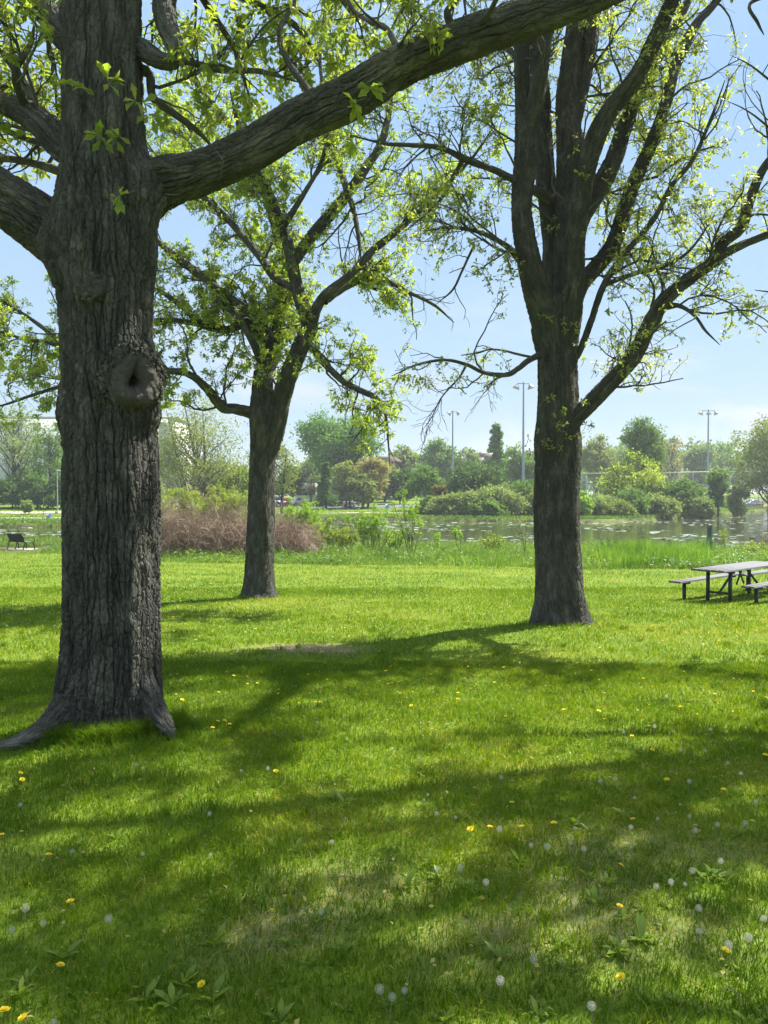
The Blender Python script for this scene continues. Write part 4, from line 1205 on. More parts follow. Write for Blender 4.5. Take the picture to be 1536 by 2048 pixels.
# ------------------------------------------------------------------ the oak whose branch tips reach in at the right edge
o4 = Plant(404); lim4 = []
bx4, by4 = 8.6, 9.2
bz4 = ground_z(bx4, by4)
o4.tube(np.array([(bx4, by4, bz4 - .3, .5), (bx4, by4, bz4 + .2, .38), (bx4, by4, bz4 + 1.5, .31), (bx4 - .1, by4, bz4 + 3, .29), (bx4 - .2, by4 + .1, bz4 + 5, .24), (bx4 - .2, by4, bz4 + 7.5, .17), (bx4, by4, bz4 + 10.5, .07)]), .06, 48)
zz = bz4
for (pts) in ([(8.5, 9.2, zz + 3.4, .15), (7.8, 9.0, zz + 4.6, .12), (7.0, 8.6, zz + 5.6, .09), (6.0, 8.3, zz + 6.6, .06), (5.2, 8.0, zz + 7.2, .03)],
              [(8.5, 9.2, zz + 4.2, .14), (8.0, 8.2, zz + 5.4, .11), (7.2, 7.2, zz + 6.2, .08), (6.2, 6.2, zz + 7, .05), (5.4, 5.4, zz + 7.4, .02)],
              [(8.5, 9.2, zz + 4.8, .14), (8.8, 10.4, zz + 6.2, .1), (8.7, 11.6, zz + 7.4, .06), (8.4, 12.6, zz + 8, .03)],
              [(8.5, 9.2, zz + 5.4, .13), (9.6, 8.6, zz + 6.8, .1), (10.6, 8, zz + 8, .05)],
              [(8.4, 9.2, zz + 6.2, .13), (7.6, 9.8, zz + 7.6, .09), (6.6, 10.4, zz + 8.8, .05), (5.8, 10.8, zz + 9.4, .02)],
              [(8.4, 9.2, zz + 7.2, .12), (8.2, 8, zz + 8.8, .08), (8, 6.8, zz + 10, .04)],
              [(8.4, 9.2, zz + 3.8, .13), (7.6, 7.6, zz + 4.8, .1), (6.6, 6, zz + 5.6, .07), (5.6, 4.6, zz + 6.2, .04), (4.8, 3.6, zz + 6.6, .02)],
              [(8.4, 9.2, zz + 8, .1), (9, 10, zz + 9.6, .07), (9.4, 10.6, zz + 11, .03)],
              [(8.5, 9.2, zz + 5.8, .12), (7.2, 8.4, zz + 7.2, .07), (5.6, 7.4, zz + 8, .04), (4.2, 6.6, zz + 8.3, .025), (3., 5.8, zz + 8.4, .02)],
              [(8.5, 9.2, zz + 6.6, .12), (7.4, 7.8, zz + 8, .07), (6.4, 6, zz + 8.8, .04), (5.2, 4.6, zz + 9.2, .025), (4.2, 3.4, zz + 9.3, .02)],
              [(8.5, 9.2, zz + 6.4, .12), (6.6, 8.9, zz + 8.2, .07), (4.8, 8.5, zz + 9, .04), (3.4, 8.2, zz + 9.2, .025), (2.2, 7.9, zz + 9.3, .02)],
              [(5, 9.6, zz + 10.4, .04), (4.2, 7.8, zz + 9.8, .03), (3.2, 6.2, zz + 9.6, .02), (2.6, 4.8, zz + 9.4, .01)],
              [(4.8, 8.5, zz + 9, .04), (4.6, 10, zz + 9.6, .03), (3.8, 11.4, zz + 10.2, .02), (3, 12.4, zz + 10.4, .01)],
              [(5, 9.6, zz + 10.4, .04), (3.6, 9.2, zz + 10, .03), (2, 9, zz + 9.9, .02), (.6, 8.8, zz + 9.8, .015)],
              [(4.8, 8.5, zz + 9, .035), (3.4, 8.9, zz + 9.3, .028), (1.8, 8.6, zz + 9.2, .02), (.4, 8.0, zz + 9, .015)],
              [(8.5, 9.2, zz + 7, .12), (6.8, 9.8, zz + 9.2, .09), (5, 9.6, zz + 10.4, .06), (3.4, 9.4, zz + 10.8, .03)],
              [(6.6, 8.9, zz + 8.2, .07), (5.4, 7.8, zz + 8.6, .05), (4.2, 7.2, zz + 8.8, .03), (3.2, 6.6, zz + 8.9, .02)],
              [(8.5, 9.2, zz + 4.6, .12), (8, 7, zz + 6, .09), (7.4, 5, zz + 6.6, .06), (6.6, 3.4, zz + 7, .03)]):
    lim4.append(o4.tube(np.array(pts), .07, 18))
# the tips seen in the top right corner
for segs in ([(1620, -60, 8.3, 8), (1560, -20, 8.2, 5), (1500, 8, 8.1, 3.5), (1515, 45, 8.1, 3), (1528, 70, 8.1, 2)], [(1640, 220, 8.6, 4), (1560, 175, 8.5, 2.5), (1500, 130, 8.4, 1.5), (1460, 110, 8.4, 1)], [(1660, 340, 8.9, 4), (1570, 280, 8.8, 2.5), (1500, 225, 8.7, 1.5), (1450, 200, 8.7, 1)], [(1650, 620, 9.2, 5), (1570, 590, 9.1, 3), (1510, 580, 9, 2)]):
    lim4.append(limb(o4, segs, .04, 10))


def mask4(pp):
    e = pp[:, -1]; px, py, d = pix(e)
    inside = (px > 0) & (px < 1440) & (py > -60) & (py < 1500)
    return ~inside & ~((px >= 1440) & (px < 1620) & ((py > 700) | ((py > -80) & (vnoise(px / 23, py / 19, 3) > .3))))


grow_crown(o4, lim4, 3.1, (.7, 2.3), 7.5, (.3, .8), 10, (.12, .32), .11, 'simple', wh=(4, 6), mask=mask4, bare=.1, trop=.02, along=1)
org4 = np.array([bx4, by4, bz4])
oak4 = thing('oak_tree', 'oak shown only by leafy branch tips reaching in at the top right corner', 'tree', org4, group='big oaks on the lawn')
o4.build_wood('trunk', 'bark', oak4, org4)
o4.build_leaves('crown', 'oak_pale', oak4, org4)


# ================================================================== BEYOND THE POND
def clumps(rng, shape, n, z0, H, R, cb):
    out = []
    ch = H * (1 - cb)
    if shape == 'cone':
        t = rng.uniform(0, 1, n) ** 1.25; t = np.linspace(0, .97, n) ** 1.3 if n > 8 else t
        a = rng.uniform(0, 2 * PI, n); r = R * (1 - t) ** .85 * rng.uniform(.45, .85, n)
        return np.stack([r * np.cos(a), r * np.sin(a), z0 + H * cb + ch * t * .97], -1), np.maximum(.16 * R, R * .42 * (1 - t) ** .7)
    d = rdir(rng, n); u = rng.uniform(.25, 1, n) ** .5
    p = d * u[:, None]
    if shape == 'dome': p[:, 2] = np.abs(p[:, 2]) * 1.7 - .85
    if shape == 'vase':
        p[:, :2] *= (.55 + .3 * (p[:, 2:3] + 1))
    c = np.stack([p[:, 0] * R * .78, p[:, 1] * R * .78, z0 + H * cb + ch / 2 + p[:, 2] * ch * .41], -1)
    return c, R * rng.uniform(.22, .4, n)


def crown_leaves(pl, c, rc, per, ls, up_bias=.35, flat=.75, kind='diamond', sub=5):
    """leaves in sprays round a few twig ends of each clump"""
    rng = pl.rng; n = len(c)
    idx = np.repeat(np.arange(n), sub)
    d = rdir(rng, len(idx)); d[:, 2] = d[:, 2] * flat + .12
    sc = c[idx] + d * (rc[idx] * rng.uniform(.35, 1.05, len(idx)))[:, None]
    sh = np.clip(rng.normal(.5, .2, n)[idx] + rng.normal(0, .12, len(idx)), 0, 1)
    j = np.repeat(np.arange(len(idx)), max(1, per // sub))
    o = rng.normal(0, 1, (len(j), 3)); o[:, 2] *= .7
    p = sc[j] + o * (rc[idx][j] * .27)[:, None]
    ow = nrm(p - c[idx][j])
    Dd = nrm(ow + .7 * rng.normal(size=p.shape) + np.array([0, 0, -.3])); Nn = nrm(ow * .7 + np.array([0, 0, up_bias]) + .6 * rng.normal(size=p.shape))
    pl.add_leaves(p, Dd, Nn, ls * rng.uniform(.6, 1.4, len(p)), kind, np.clip(sh[j] + rng.normal(0, .1, len(p)), 0, 1))


_seed = [1000]


def far_tree(label, px, d, top, w, leafm, shape='round', cb=.25, n=40, per=110, ls=None, cat='tree', name='far_tree', group='trees beyond the pond', barkm='bark_far', limbs=16, tr=None, kind='diamond', base=None, multi=1):
    _seed[0] += 1
    pl = Plant(_seed[0]); rng = pl.rng
    b = D(px, d) if base is None else np.array(base, float)
    z0 = 0.0
    H = P(768, top, d)[2] - b[2]; R = w / 2 / F * d
    c, rc = clumps(rng, shape, n, z0, H, R, cb)
    ls = ls or .0026 * d
    r0 = tr or max(.03, H * .02)
    stems = []
    for k in range(multi):
        off = rng.normal(0, R * .14 * (multi > 1), 2)
        lean = rng.normal(0, R * (.3 if multi > 1 else .05), 2)
        pts = np.array([(off[0], off[1], -.3, r0 * 1.35), (off[0], off[1], H * .08, r0), (off[0] + lean[0] * .4, off[1] + lean[1] * .4, H * .4, r0 * .75), (off[0] + lean[0], off[1] + lean[1], H * .82, r0 * .2)]) if multi == 1 or True else None
        stems.append(pl.tube(pts, H / 14, 9))
    if limbs:
        sel = rng.permutation(n)[:limbs]; paths = []; rr = []
        for k in sel:
            st = stems[rng.integers(len(stems))][0]
            t0 = np.clip((c[k, 2] - z0) / H - rng.uniform(.15, .35), .12, .7)
            s = st[np.argmin(np.abs(st[:, 2] - t0 * H))]
            mid = s * .5 + c[k] * .5 + rng.normal(0, R * .07, 3) + np.array([0, 0, -.04 * H])
            tt = np.linspace(0, 1, 7)[:, None]
            paths.append((1 - tt) ** 2 * s + 2 * tt * (1 - tt) * mid + tt ** 2 * c[k]); rr.append(r0 * .42 * np.linspace(1, .2, 7))
        paths = np.stack(paths); rr = np.stack(rr); pl.batch(paths, rr, 5)
        tp_, tr_ = pl.spawn(paths, rr, 2.2 / max(.5, R * .25), .3, 1., R * .25, R * .55, (.4, 1.1), .2, .1, 5, rr=.5, k=.01)
        pl.batch(tp_, np.maximum(tr_, .0002 * d), 3)
    crown_leaves(pl, c, rc, int(per * 1.7), ls * 1.3, kind=kind, sub=7)
    root = thing(name, label, cat, b, group=group)
    pl.build_wood('trunk', barkm, root, (0, 0, 0)); pl.build_leaves('crown', leafm, root, (0, 0, 0))
    return root


FT = far_tree
# left of the near trunk
FT('tall loose tree in front of the white flats, far left', 28, 124, 800, 150, 'g_grey', 'round', .3, 46, 30, limbs=24)
FT('slender grey-green tree between the white flats and the near trunk', 102, 120, 838, 95, 'g_mid', 'round', .25, 40, 36, limbs=18)
FT('low green tree behind the dark hedge, far left', 62, 127, 915, 70, 'g_mid', 'dome', .3, 22, 40)
for (px, top, w, lb) in ((-30, 950, 90, 'dark bush of the hedge row cut by the left border'), (25, 946, 80, 'dark bush of the hedge row under the tall loose tree'), (75, 940, 74, 'dark bush of the hedge row behind the pale lamp post'), (122, 938, 70, 'dark bush of the hedge row next to the near trunk')):
    FT(lb, px, 114, top, w, 'g_dark', 'dome', .02, 34, 130, name='bush', cat='bush', group='dark hedge row beyond the road', limbs=6)
FT('small pale sapling by the gravel road on the far left', 57, 99, 1003, 30, 'g_grey', 'round', .12, 12, 40, name='sapling', cat='sapling', group='far shrubs', limbs=6)
# between the near trunk and the middle oak
FT('wide open willow with yellow-green sprays behind the thicket', 395, 94, 768, 250, 'g_olive', 'dome', .16, 92, 75, ls=.2, barkm='bark_olive', limbs=56, tr=.24, multi=4, kind='diamond')
FT('lower yellow-green tree seen past the trunk of the middle oak', 545, 101, 872, 110, 'g_olive', 'round', .15, 44, 80, ls=.2, limbs=22, multi=2)
FT('olive bushy tree at the foot of the willow', 470, 98, 925, 120, 'g_yellow', 'dome', .08, 36, 90, limbs=10, multi=2)
FT('dim small tree in the gap left of the pointed tree', 585, 140, 935, 55, 'g_dark', 'round', .2, 24, 90)
FT('bare brown young tree in front of the white house', 622, 133, 945, 26, 'g_tan', 'round', .3, 14, 12, limbs=12)
# middle
FT('big broad cottonwood with drooping outline standing above the olive trees', 676, 142, 826, 178, 'g_cotton', 'round', .3, 84, 150, ls=.36, limbs=34, tr=.5, multi=2)
FT('pointed dark green young tree on the far lawn', 652, 122, 922, 44, 'g_dark', 'cone', .14, 60, 90, ls=.22, limbs=10)
FT('soft olive tree right of the pointed tree', 694, 128, 922, 66, 'g_olive', 'round', .08, 40, 110, limbs=14, multi=2)
FT('tan-brown wispy tree in the olive group', 745, 130, 908, 72, 'g_tan', 'round', .1, 42, 75, limbs=26, multi=2)
FT('broad olive-tan tree below the brown roof', 772, 150, 924, 74, 'g_olive', 'round', .04, 44, 110, limbs=12, multi=2)
FT('low olive tree in front of the olive group', 722, 127, 950, 70, 'g_olive', 'round', .05, 36, 110, limbs=10, multi=2)
FT('hazy pale tree standing behind the pointed tree', 622, 190, 905, 80, 'g_grey', 'round', .1, 36, 110)
FT('dark shade tree behind the bright shore sapling', 800, 140, 940, 62, 'g_dark', 'round', .05, 36, 120)
FT('round-topped tree with a clear trunk on the far lawn', 852, 119, 932, 80, 'g_mid', 'dome', .3, 44, 120, limbs=18)
FT('small orange-brown bush beside the round-topped tree', 880, 112, 962, 32, 'g_orange', 'round', .05, 16, 80, name='bush', cat='bush', group='far shrubs', limbs=5)
FT('wide dark mounded tree with spreading arms', 952, 106, 915, 140, 'g_ever', 'dome', .02, 74, 150, ls=.26, limbs=24, multi=3)
FT('pale green narrow-tipped tree rising above the mounded tree', 992, 158, 842, 66, 'g_cotton', 'cone', .06, 70, 100, ls=.36)
FT('pale rounded tree behind the round-topped tree', 812, 176, 884, 78, 'g_grey', 'round', .05, 40, 110)
FT('loose grey-green tree by the farther lamp pole', 880, 178, 876, 96, 'g_mid', 'round', .05, 50, 100, limbs=22)
FT('thin feathery tree left of the narrow-tipped tree', 938, 176, 884, 60, 'g_grey', 'round', .05, 32, 60, limbs=22)
FT('green tree at the foot of the tallest lamp pole', 1040, 150, 888, 82, 'g_mid', 'round', .02, 46, 120)
for (px, d, top, w, lm, lb) in ((892, 100, 985, 72, 'g_grey', 'grey-green shrub at the left end of the far bank thicket'), (945, 99, 978, 90, 'g_grey', 'rounded shrub below the mounded tree on the far bank'), (1003, 100, 972, 84, 'g_grey', 'grey-green shrub near the far mud bank left of the right oak'),
                                (1050, 106, 952, 84, 'g_mid', 'tall shrub half hidden by the trunk of the right oak'), (1164, 96, 975, 36, 'g_bright', 'bright yellow-green bush touching the right oak trunk edge'),
                                (1205, 99, 990, 76, 'g_grey', 'grey-green shrub right of the bright yellow-green bush'), (1262, 100, 980, 70, 'g_mid', 'rounded shrub under the tall twin-topped tree'), (1312, 102, 988, 76, 'g_grey', 'pale shrub left of the dense dark bush'), (1080, 101, 984, 60, 'g_olive', 'low olive shrub mostly hidden by the right oak trunk'), (970, 97, 1002, 70, 'g_mid', 'low green shrub in front of the far bank thicket'),
                                (860, 104, 994, 46, 'g_mid', 'small green shrub between the orange-brown bush and the thicket'), (1235, 97, 1006, 60, 'g_olive', 'low olive shrub at the water line right of the right oak'), (1400, 106, 990, 50, 'g_grey', 'low grey-green shrub between the dense bush and the narrow young tree')):
    FT(lb, px, d, top, w * 1.15, lm, 'dome', .02, 44, 120, name='bush', cat='bush', group='shrubs on the far bank', limbs=8, multi=3)
# right
FT('yellowish hazy tree just right of the right oak trunk', 1192, 160, 868, 84, 'g_olive', 'round', .05, 44, 100)
FT('tall twin-topped tree on the right of the far bank', 1286, 117, 818, 92, 'g_mid', 'round', .18, 62, 90, limbs=30, multi=2)
FT('yellow-green spreading tree in front of the twin-topped tree', 1262, 112, 898, 150, 'g_yellow', 'dome', .06, 60, 110, limbs=20, multi=3)
FT('dense dark rounded bush on the far bank at the right', 1362, 109, 955, 108, 'g_mid', 'dome', .01, 60, 150, name='bush', cat='bush', group='shrubs on the far bank', limbs=10, multi=3)
FT('narrow pale young tree right of the dense dark bush', 1436, 113, 934, 58, 'g_mid', 'vase', .1, 34, 90, limbs=14)
FT('small yellow-olive bush beside the narrow young tree', 1474, 116, 964, 46, 'g_olive', 'round', .03, 22, 90, name='bush', cat='bush', group='shrubs on the far bank', limbs=8)
FT('broad olive tree cut by the right border', 1540, 122, 832, 160, 'g_olive', 'round', .12, 66, 100, limbs=30)
FT('grey-green tree standing above the wood at the right', 1400, 205, 868, 80, 'g_grey', 'round', .02, 40, 100)
FT('leafless-looking tree top sticking out of the wood left of the right lamp pole', 1345, 215, 858, 60, 'g_tan', 'round', .1, 30, 14, limbs=26)

# the wood behind reads as one mass
wd = Plant(4321); rng = wd.rng
for px in np.arange(-700, 2300, 34):
    for row, dd in ((0, 232), (1, 262)):
        x = px + rng.uniform(-14, 14)
        top = np.interp(x, [-700, 0, 200, 500, 560, 640, 700, 1000, 1080, 1180, 1300, 1536, 2300], [880, 925, 925, 925, 948, 945, 915, 905, 880, 878, 872, 866, 850]) + rng.uniform(-14, 16)
        d_ = dd + rng.uniform(-10, 10); b = D(x, d_)
        H = max(3., P(768, top, d_)[2] - b[2]); R = rng.uniform(.26, .42) * H
        c, rc = clumps(rng, 'round', 16, b[2], H, max(R, 4), .02)
        c[:, :2] += b[:2]
        crown_leaves(wd, c, rc, 85, .85)
tag(wd.build_leaves('distant_wood', 'g_mid', None, (0, 0, 0)), 'hazy green wood closing the view behind the lamp poles', 'wood', kind='stuff')

# ------------------------------------------------------------------ the white flats
ap = D(110, 190); org = (0, 0, 0)
apt = thing('apartment_building', 'white block of flats with rows of dark windows behind the trees on the left', 'building', (ap[0], 190, ap[2]))
x0, x1 = (-260 - 768) / F * 190 - ap[0], (352 - 768) / F * 190 - ap[0]
top = P(0, 838, 190)[2] - ap[2]
a = Acc(); a.box((x0, 0, -.5), (x1, 16, top)); a.build('wall', 'white_paint', apt)
a = Acc(); a.box((x0 - .4, -.5, top + .003), (x1 + .4, 16.4, top + .6)); a.build('roof', 'grey_panel', apt)
for k in range(4):
    a = Acc()
    xx = x0 + (x1 - x0) * (k + .78) / 4
    a.box((xx, -.25, .1), (xx + 4.2, -.004, top - .8))
    a.build('cladding_panel', 'grey_panel', apt)
nb_ = 14
for fl in range(6):
    for k in range(nb_):
        xx = x0 + (x1 - x0) * (k + .5) / nb_; zz_ = .9 + fl * (top - .6) / 6
        if any(abs(xx + .9 - (x0 + (x1 - x0) * (j + .78) / 4 + 2.1)) < 3.0 for j in range(4)): continue
        a = Acc(); a.box((xx - .1, -.09, zz_ - .1), (xx + 1.9, -.006, zz_)); a.box((xx - .1, -.09, zz_ + 1.9), (xx + 1.9, -.006, zz_ + 2.0)); a.box((xx - .1, -.09, zz_), (xx, -.006, zz_ + 1.9)); a.box((xx + 1.8, -.09, zz_), (xx + 1.9, -.006, zz_ + 1.9)); a.box((xx + .86, -.09, zz_), (xx + .94, -.006, zz_ + 1.9))
        w_ = a.build('window', 'frame', apt)
        a = Acc(); a.box((xx + .001, -.05, zz_ + .001), (xx + 1.799, -.01, zz_ + 1.899)); a.build('pane', 'dark_glass', w_)


def house(label, px, d, ridge, w, wallm, roofm, eave=None, depth=9, z=None):
    b = D(px, d)
    r = thing('house', label, 'house', b, group='houses beyond the trees')
    H = P(0, ridge, d)[2] - b[2]; hw = w / 2 / F * d; ez = H - 2.2 if eave is None else P(0, eave, d)[2] - b[2]
    a = Acc(); a.box((-hw, 0, -.3), (hw, depth, ez)); a.build('wall', wallm, r)
    a = Acc()
    a.prism([(-hw - .5, ez - .2), (hw + .5, ez - .2), (hw + .5, ez + .1), (hw * .55, H), (-hw * .55, H), (-hw - .5, ez + .1)], -.5, depth + .5)
    a.build('roof', roofm, r)
    for k in (-.55, 0, .55):
        a = Acc(); a.box((hw * k - .6, -.06, ez * .45), (hw * k + .6, -.004, ez * .45 + 1.3)); a.build('window', 'dark_glass', r)
    return r


house('house with a brown roof peeping over the tan-brown tree', 772, 172, 913, 56, 'brown_roof', 'brown_roof', 923)
house('low dark roof showing above the mounded tree', 962, 178, 906, 44, 'grey_panel', 'brown_roof', 913)
house('small white house by the car park behind the bare brown tree', 612, 150, 966, 46, 'white_paint', 'grey_panel', 975)


# ------------------------------------------------------------------ floodlight poles
def lamp(nm='floodlight'):
    pass


def flood_pole(label, px, d, top, heads, r=.2):
    b = D(px, d); H = P(0, top, d)[2] - b[2]
    root = thing('floodlight_pole', label, 'floodlight', b, group='floodlight poles of the playing field')
    a = Acc(); a.lathe([(r * 1.7, -.2), (r * 1.7, .25), (r * 1.25, .3), (r * 1.1, 3.9), (r * .98, 4.0), (r * .5, H - .1), (r * .5, H), (0.001, H)], 14); a.build('pole', 'pole_steel', root, smooth=False)
    xs_ = [h[0] for h in heads]
    a = Acc(); a.box((min(xs_ + [0]) - .1, -.06, H - .32), (max(xs_ + [0]) + .1, .06, H - .2)); a.build('crossarm', 'pole_steel', root)
    for (hx, tilt, k) in heads:
        def R(V, hx=hx, tilt=tilt, k=k):
            V = np.asarray(V) * k
            c, s = math.cos(tilt), math.sin(tilt)
            x, z = V[:, 0] * c + V[:, 2] * s, -V[:, 0] * s + V[:, 2] * c
            return np.stack([x + hx, V[:, 1], z + H - .32], -1)
        a = Acc(); a.lathe([(.05, .05), (.11, 0), (.14, -.14), (.3, -.3), (.5, -.62), (.53, -.74), (.5, -.75)], 16, R)
        f = a.build('floodlight', 'lamp_shell', root, smooth=True)
        a = Acc(); a.lathe([(.5, -.735), (.3, -.79), (.001, -.81)], 16, R); a.build('lens', 'lamp_lens', f, smooth=True)
    return root


flood_pole('nearest and tallest floodlight pole, touching the right oak, two hooded lamps', 1046, 132, 764, [(-1.0, .35, 1.15), (1.0, -.35, 1.15)], .24)
flood_pole('floodlight pole right of centre of the pond with two lamps turned right', 905, 166, 821, [(-.35, .9, 1.), (.8, -.9, 1.)], .24)
flood_pole('floodlight pole on the right above the dense dark bush with three lamps', 1415, 160, 819, [(-1.3, .5, 1.), (0, -.1, 1.), (1.3, -.5, 1.)], .24)

# pale lamp post, thin stake and small blue sign on the left
b = D(115, 101)
lp = thing('lamp_post', 'thin pale lamp post by the gravel road on the left', 'lamp post', b)
H = P(0, 942, 101)[2] - b[2]
a = Acc(); a.lathe([(.07, .35), (.05, H - .3), (.04, H), (.001, H)], 10); a.build('pole', 'pale_pole', lp)
a = Acc(); a.lathe([(.34, -.2), (.32, .3), (.12, .36), (.101, .36)], 12); a.build('base', 'concrete', lp)
a = Acc(); a.box((-.05, -.08, H + .003), (.75, .08, H + .12), bev=.03); a.build('lamp_head', 'lamp_shell', lp)
b = D(87, 98)
st = Acc(); st.tube([(0, 0, -.2), (0, 0, P(0, 996, 98)[2] - b[2])], .035, 8); o = st.build('stake', 'post_green', None); o.location = b
tag(o, 'thin dark stake standing near the pale lamp post', 'stake')


def small_sign(label, px, d, top, bot, tilt=0.15):
    b = D(px, d); r = thing('sign', label, 'sign', b, rz=tilt, group='blue signs on the far bank')
    zt, zb = P(0, top, d)[2] - b[2], P(0, bot, d)[2] - b[2]
    a = Acc(); a.box((-.04, -.03, -.2), (.04, .03, zt)); a.build('post', 'post_green', r)
    w = .3
    a = Acc(); a.box((-w, -.055, zb), (w, -.033, zt), bev=.008); a.build('panel', 'blue_sign', r)


small_sign('small blue sign by the shore path on the left', 98, 90, 1027, 1038)
small_sign('small blue sign on the far lawn behind the leafy bush', 775, 108, 1008, 1018)

# ------------------------------------------------------------------ field fence
fpts = [xy(1130, 134), xy(1300, 136), xy(1440, 142), xy(1620, 160)]
fz = [P(0, 947, 134)[2], P(0, 946, 136)[2], P(0, 943, 142)[2], P(0, 942, 160)[2]]
fr = thing('chain_link_fence', 'tall grey chain-link fence with a yellow-green cap along the playing field', 'fence', D(1300, 136)); fo = np.array(fr.location)
cap = Acc(); wire = Acc(); rail = Acc()
for k in range(3):
    p0 = np.array([*fpts[k], fz[k]]); p1 = np.array([*fpts[k + 1], fz[k + 1]])
    g0, g1 = ground_z(*fpts[k]), ground_z(*fpts[k + 1])
    cap.tube(np.stack([p0, p1]) - fo, .07, 8)
    for fz_ in (.36, .72):
        rail.tube(np.stack([p0 * 1, p1 * 1]) - fo - np.array([0, 0, 0]) - np.array([[0, 0, (p0[2] - g0) * fz_], [0, 0, (p1[2] - g1) * fz_]]), .035, 6)
    Ln = np.linalg.norm(p1[:2] - p0[:2]); n = int(Ln / .16)
    hgt = p0[2] - g0
    ts = np.arange(-int(hgt / .16), n) * .16 / Ln
    segs = []
    for t in ts:
        for sgn in (1, -1):
            ta, tb = t, t + hgt / Ln
            za, zb = (0, 1) if sgn > 0 else (1, 0)
            if ta < 0: f = -ta / (tb - ta); za = za + (zb - za) * f; ta = 0
            if tb > 1: f = (1 - ta) / (tb - ta); zb = za + (zb - za) * f; tb = 1
            if tb <= ta: continue
            A = p0 + (p1 - p0) * ta; Bq = p0 + (p1 - p0) * tb
            ga, gb = g0 + (g1 - g0) * ta, g0 + (g1 - g0) * tb
            segs.append([(A[0], A[1], ga + (A[2] - ga) * za), (Bq[0], Bq[1], gb + (Bq[2] - gb) * zb)])
    pth = np.array(segs) - fo
    T = len(pth); w = .006
    for dv in ((0, 0, w), ):
        V = np.stack([pth[:, 0] - dv, pth[:, 0] + np.array(dv), pth[:, 1] + np.array(dv), pth[:, 1] - dv], 1).reshape(-1, 3)
        wire.add(V, np.arange(T * 4).reshape(-1, 4))
    npost = int(Ln / 3.2)
    for j in range(npost + (k == 2)):
        t = j / npost; A = p0 + (p1 - p0) * t; ga = g0 + (g1 - g0) * t
        a = Acc(); a.tube(np.array([(A[0], A[1], ga - .3), (A[0], A[1], A[2] - .06)]) - fo, .05, 8); a.build('post', 'wire', fr)
cap.build('top_cap', 'yellow_cap', fr); rail.build('rail', 'wire', fr); wire.build('wire_mesh', 'wire', fr)

# reddish low timber fence with cars behind it, far right
b = D(1490, 148)
rf = thing('timber_fence', 'low reddish-brown timber fence at the far right behind the pond', 'fence', b, rz=.35)
a = Acc()
for z in (.35, .75, 1.15): a.box((-6, -.03, z), (6, .03, z + .16))
a.build('rails', 'red_seat', rf)
for k in range(9):
    a = Acc(); a.box((-6 + k * 1.5 - .06, .032, -.2), (-6 + k * 1.5 + .06, .14, 1.4)); a.build('post', 'red_seat', rf)


# ------------------------------------------------------------------ cars
def make_car(paint, van=False):
    root = thing('parked_car', 'car', 'car', (0, 0, 0), group='vehicles beyond the pond')
    L2, W, Hh = 2.2, .88, 1.45
    if not van:
        low = [(-L2, .35), (-L2, .7), (-L2 + .12, .86), (-1.0, .95), (1.1, .95), (L2 - .1, .88), (L2, .7), (L2, .35), (1.8, .25), (-1.8, .25)]
        cab = [(-1.25, .953), (1.55, .953), (1.0, Hh - .02), (.55, Hh), (-.35, Hh), (-.6, Hh - .03)]
        win = [(-1.08, .99), (1.36, .99), (.93, Hh - .09), (-.5, Hh - .09)]
    else:
        low = [(-L2, .35), (-L2, .9), (-L2 + .15, 1.05), (-1.3, 1.1), (L2, 1.1), (L2, .35), (1.8, .25), (-1.8, .25)]
        Hh = 1.9
        cab = [(-1.6, 1.103), (L2, 1.103), (L2 - .1, Hh - .05), (L2 - .3, Hh), (-.7, Hh), (-.9, Hh - .05)]
        win = [(-1.4, 1.14), (L2 - .2, 1.14), (L2 - .28, Hh - .13), (-.82, Hh - .13)]
    a = Acc(); a.prism(low, -W, W); a.build('body', paint, root)
    a = Acc(); a.prism(cab, -W + .1, W - .1); a.build('cabin', paint, root)
    for s in (-1, 1):
        a = Acc(); y0 = s * (W - .1); a.prism(win, min(y0, y0 + s * .012) + s * .002, max(y0, y0 + s * .012) + s * .002); a.build('window', 'dark_glass', root)
    for x in (-1.35, 1.35):
        for s in (-1, 1):
            def R(V, x=x, s=s): V = np.asarray(V); return np.stack([V[:, 0] + x, s * (V[:, 2] + W - .16), V[:, 1] + .32], -1)
            a = Acc(); a.lathe([(.2, 0), (.32, 0), (.32, .2), (.2, .2)], 18, R); wl = a.build('wheel', 'rubber', root)
            a = Acc(); a.lathe([(.001, .17), (.2, .19)], 18, R); a.build('rim', 'hub', wl)
    for s in (-1, 1):
        a = Acc(); a.box((-L2 - .012, s * .6 - .18, .62), (-L2 - .002, s * .6 + .18, .78)); a.build('headlight', 'head_lamp', root)
        a = Acc(); a.box((L2 + .002, s * .65 - .12, .62), (L2 + .012, s * .65 + .12, .8)); a.build('tail_light', 'tail_lamp', root)
    return root


for paint, van, px, d, rz, lb in (('car_silver', False, 1176, 121, .3, 'silver-blue car partly hidden right of the right oak trunk'), ('car_white', True, 768, 158, .1, 'white van under the dark shade tree in the far car park'), ('car_white', False, 704, 133, 1.3, 'white-roofed car right of the pointed tree'),
                                  ('car_dark', False, 676, 134, 1.2, 'dark car standing right behind the pointed tree'), ('car_white', True, 540, 128, .2, 'white vehicle glimpsed beside the middle oak trunk'), ('car_red', False, 568, 131, 1.4, 'reddish car just right of the middle oak trunk'),
                                  ('car_white', False, 590, 133, 1.2, 'white car below the small white house'), ('car_blue', False, 1505, 156, .4, 'blue car behind the reddish timber fence'), ('car_silver', False, 1470, 158, .4, 'pale silver car left of the blue car at far right')):
    c = make_car(paint, van); c['label'] = lb
    b = D(px, d); c.location = b; c.rotation_euler = (0, 0, rz)


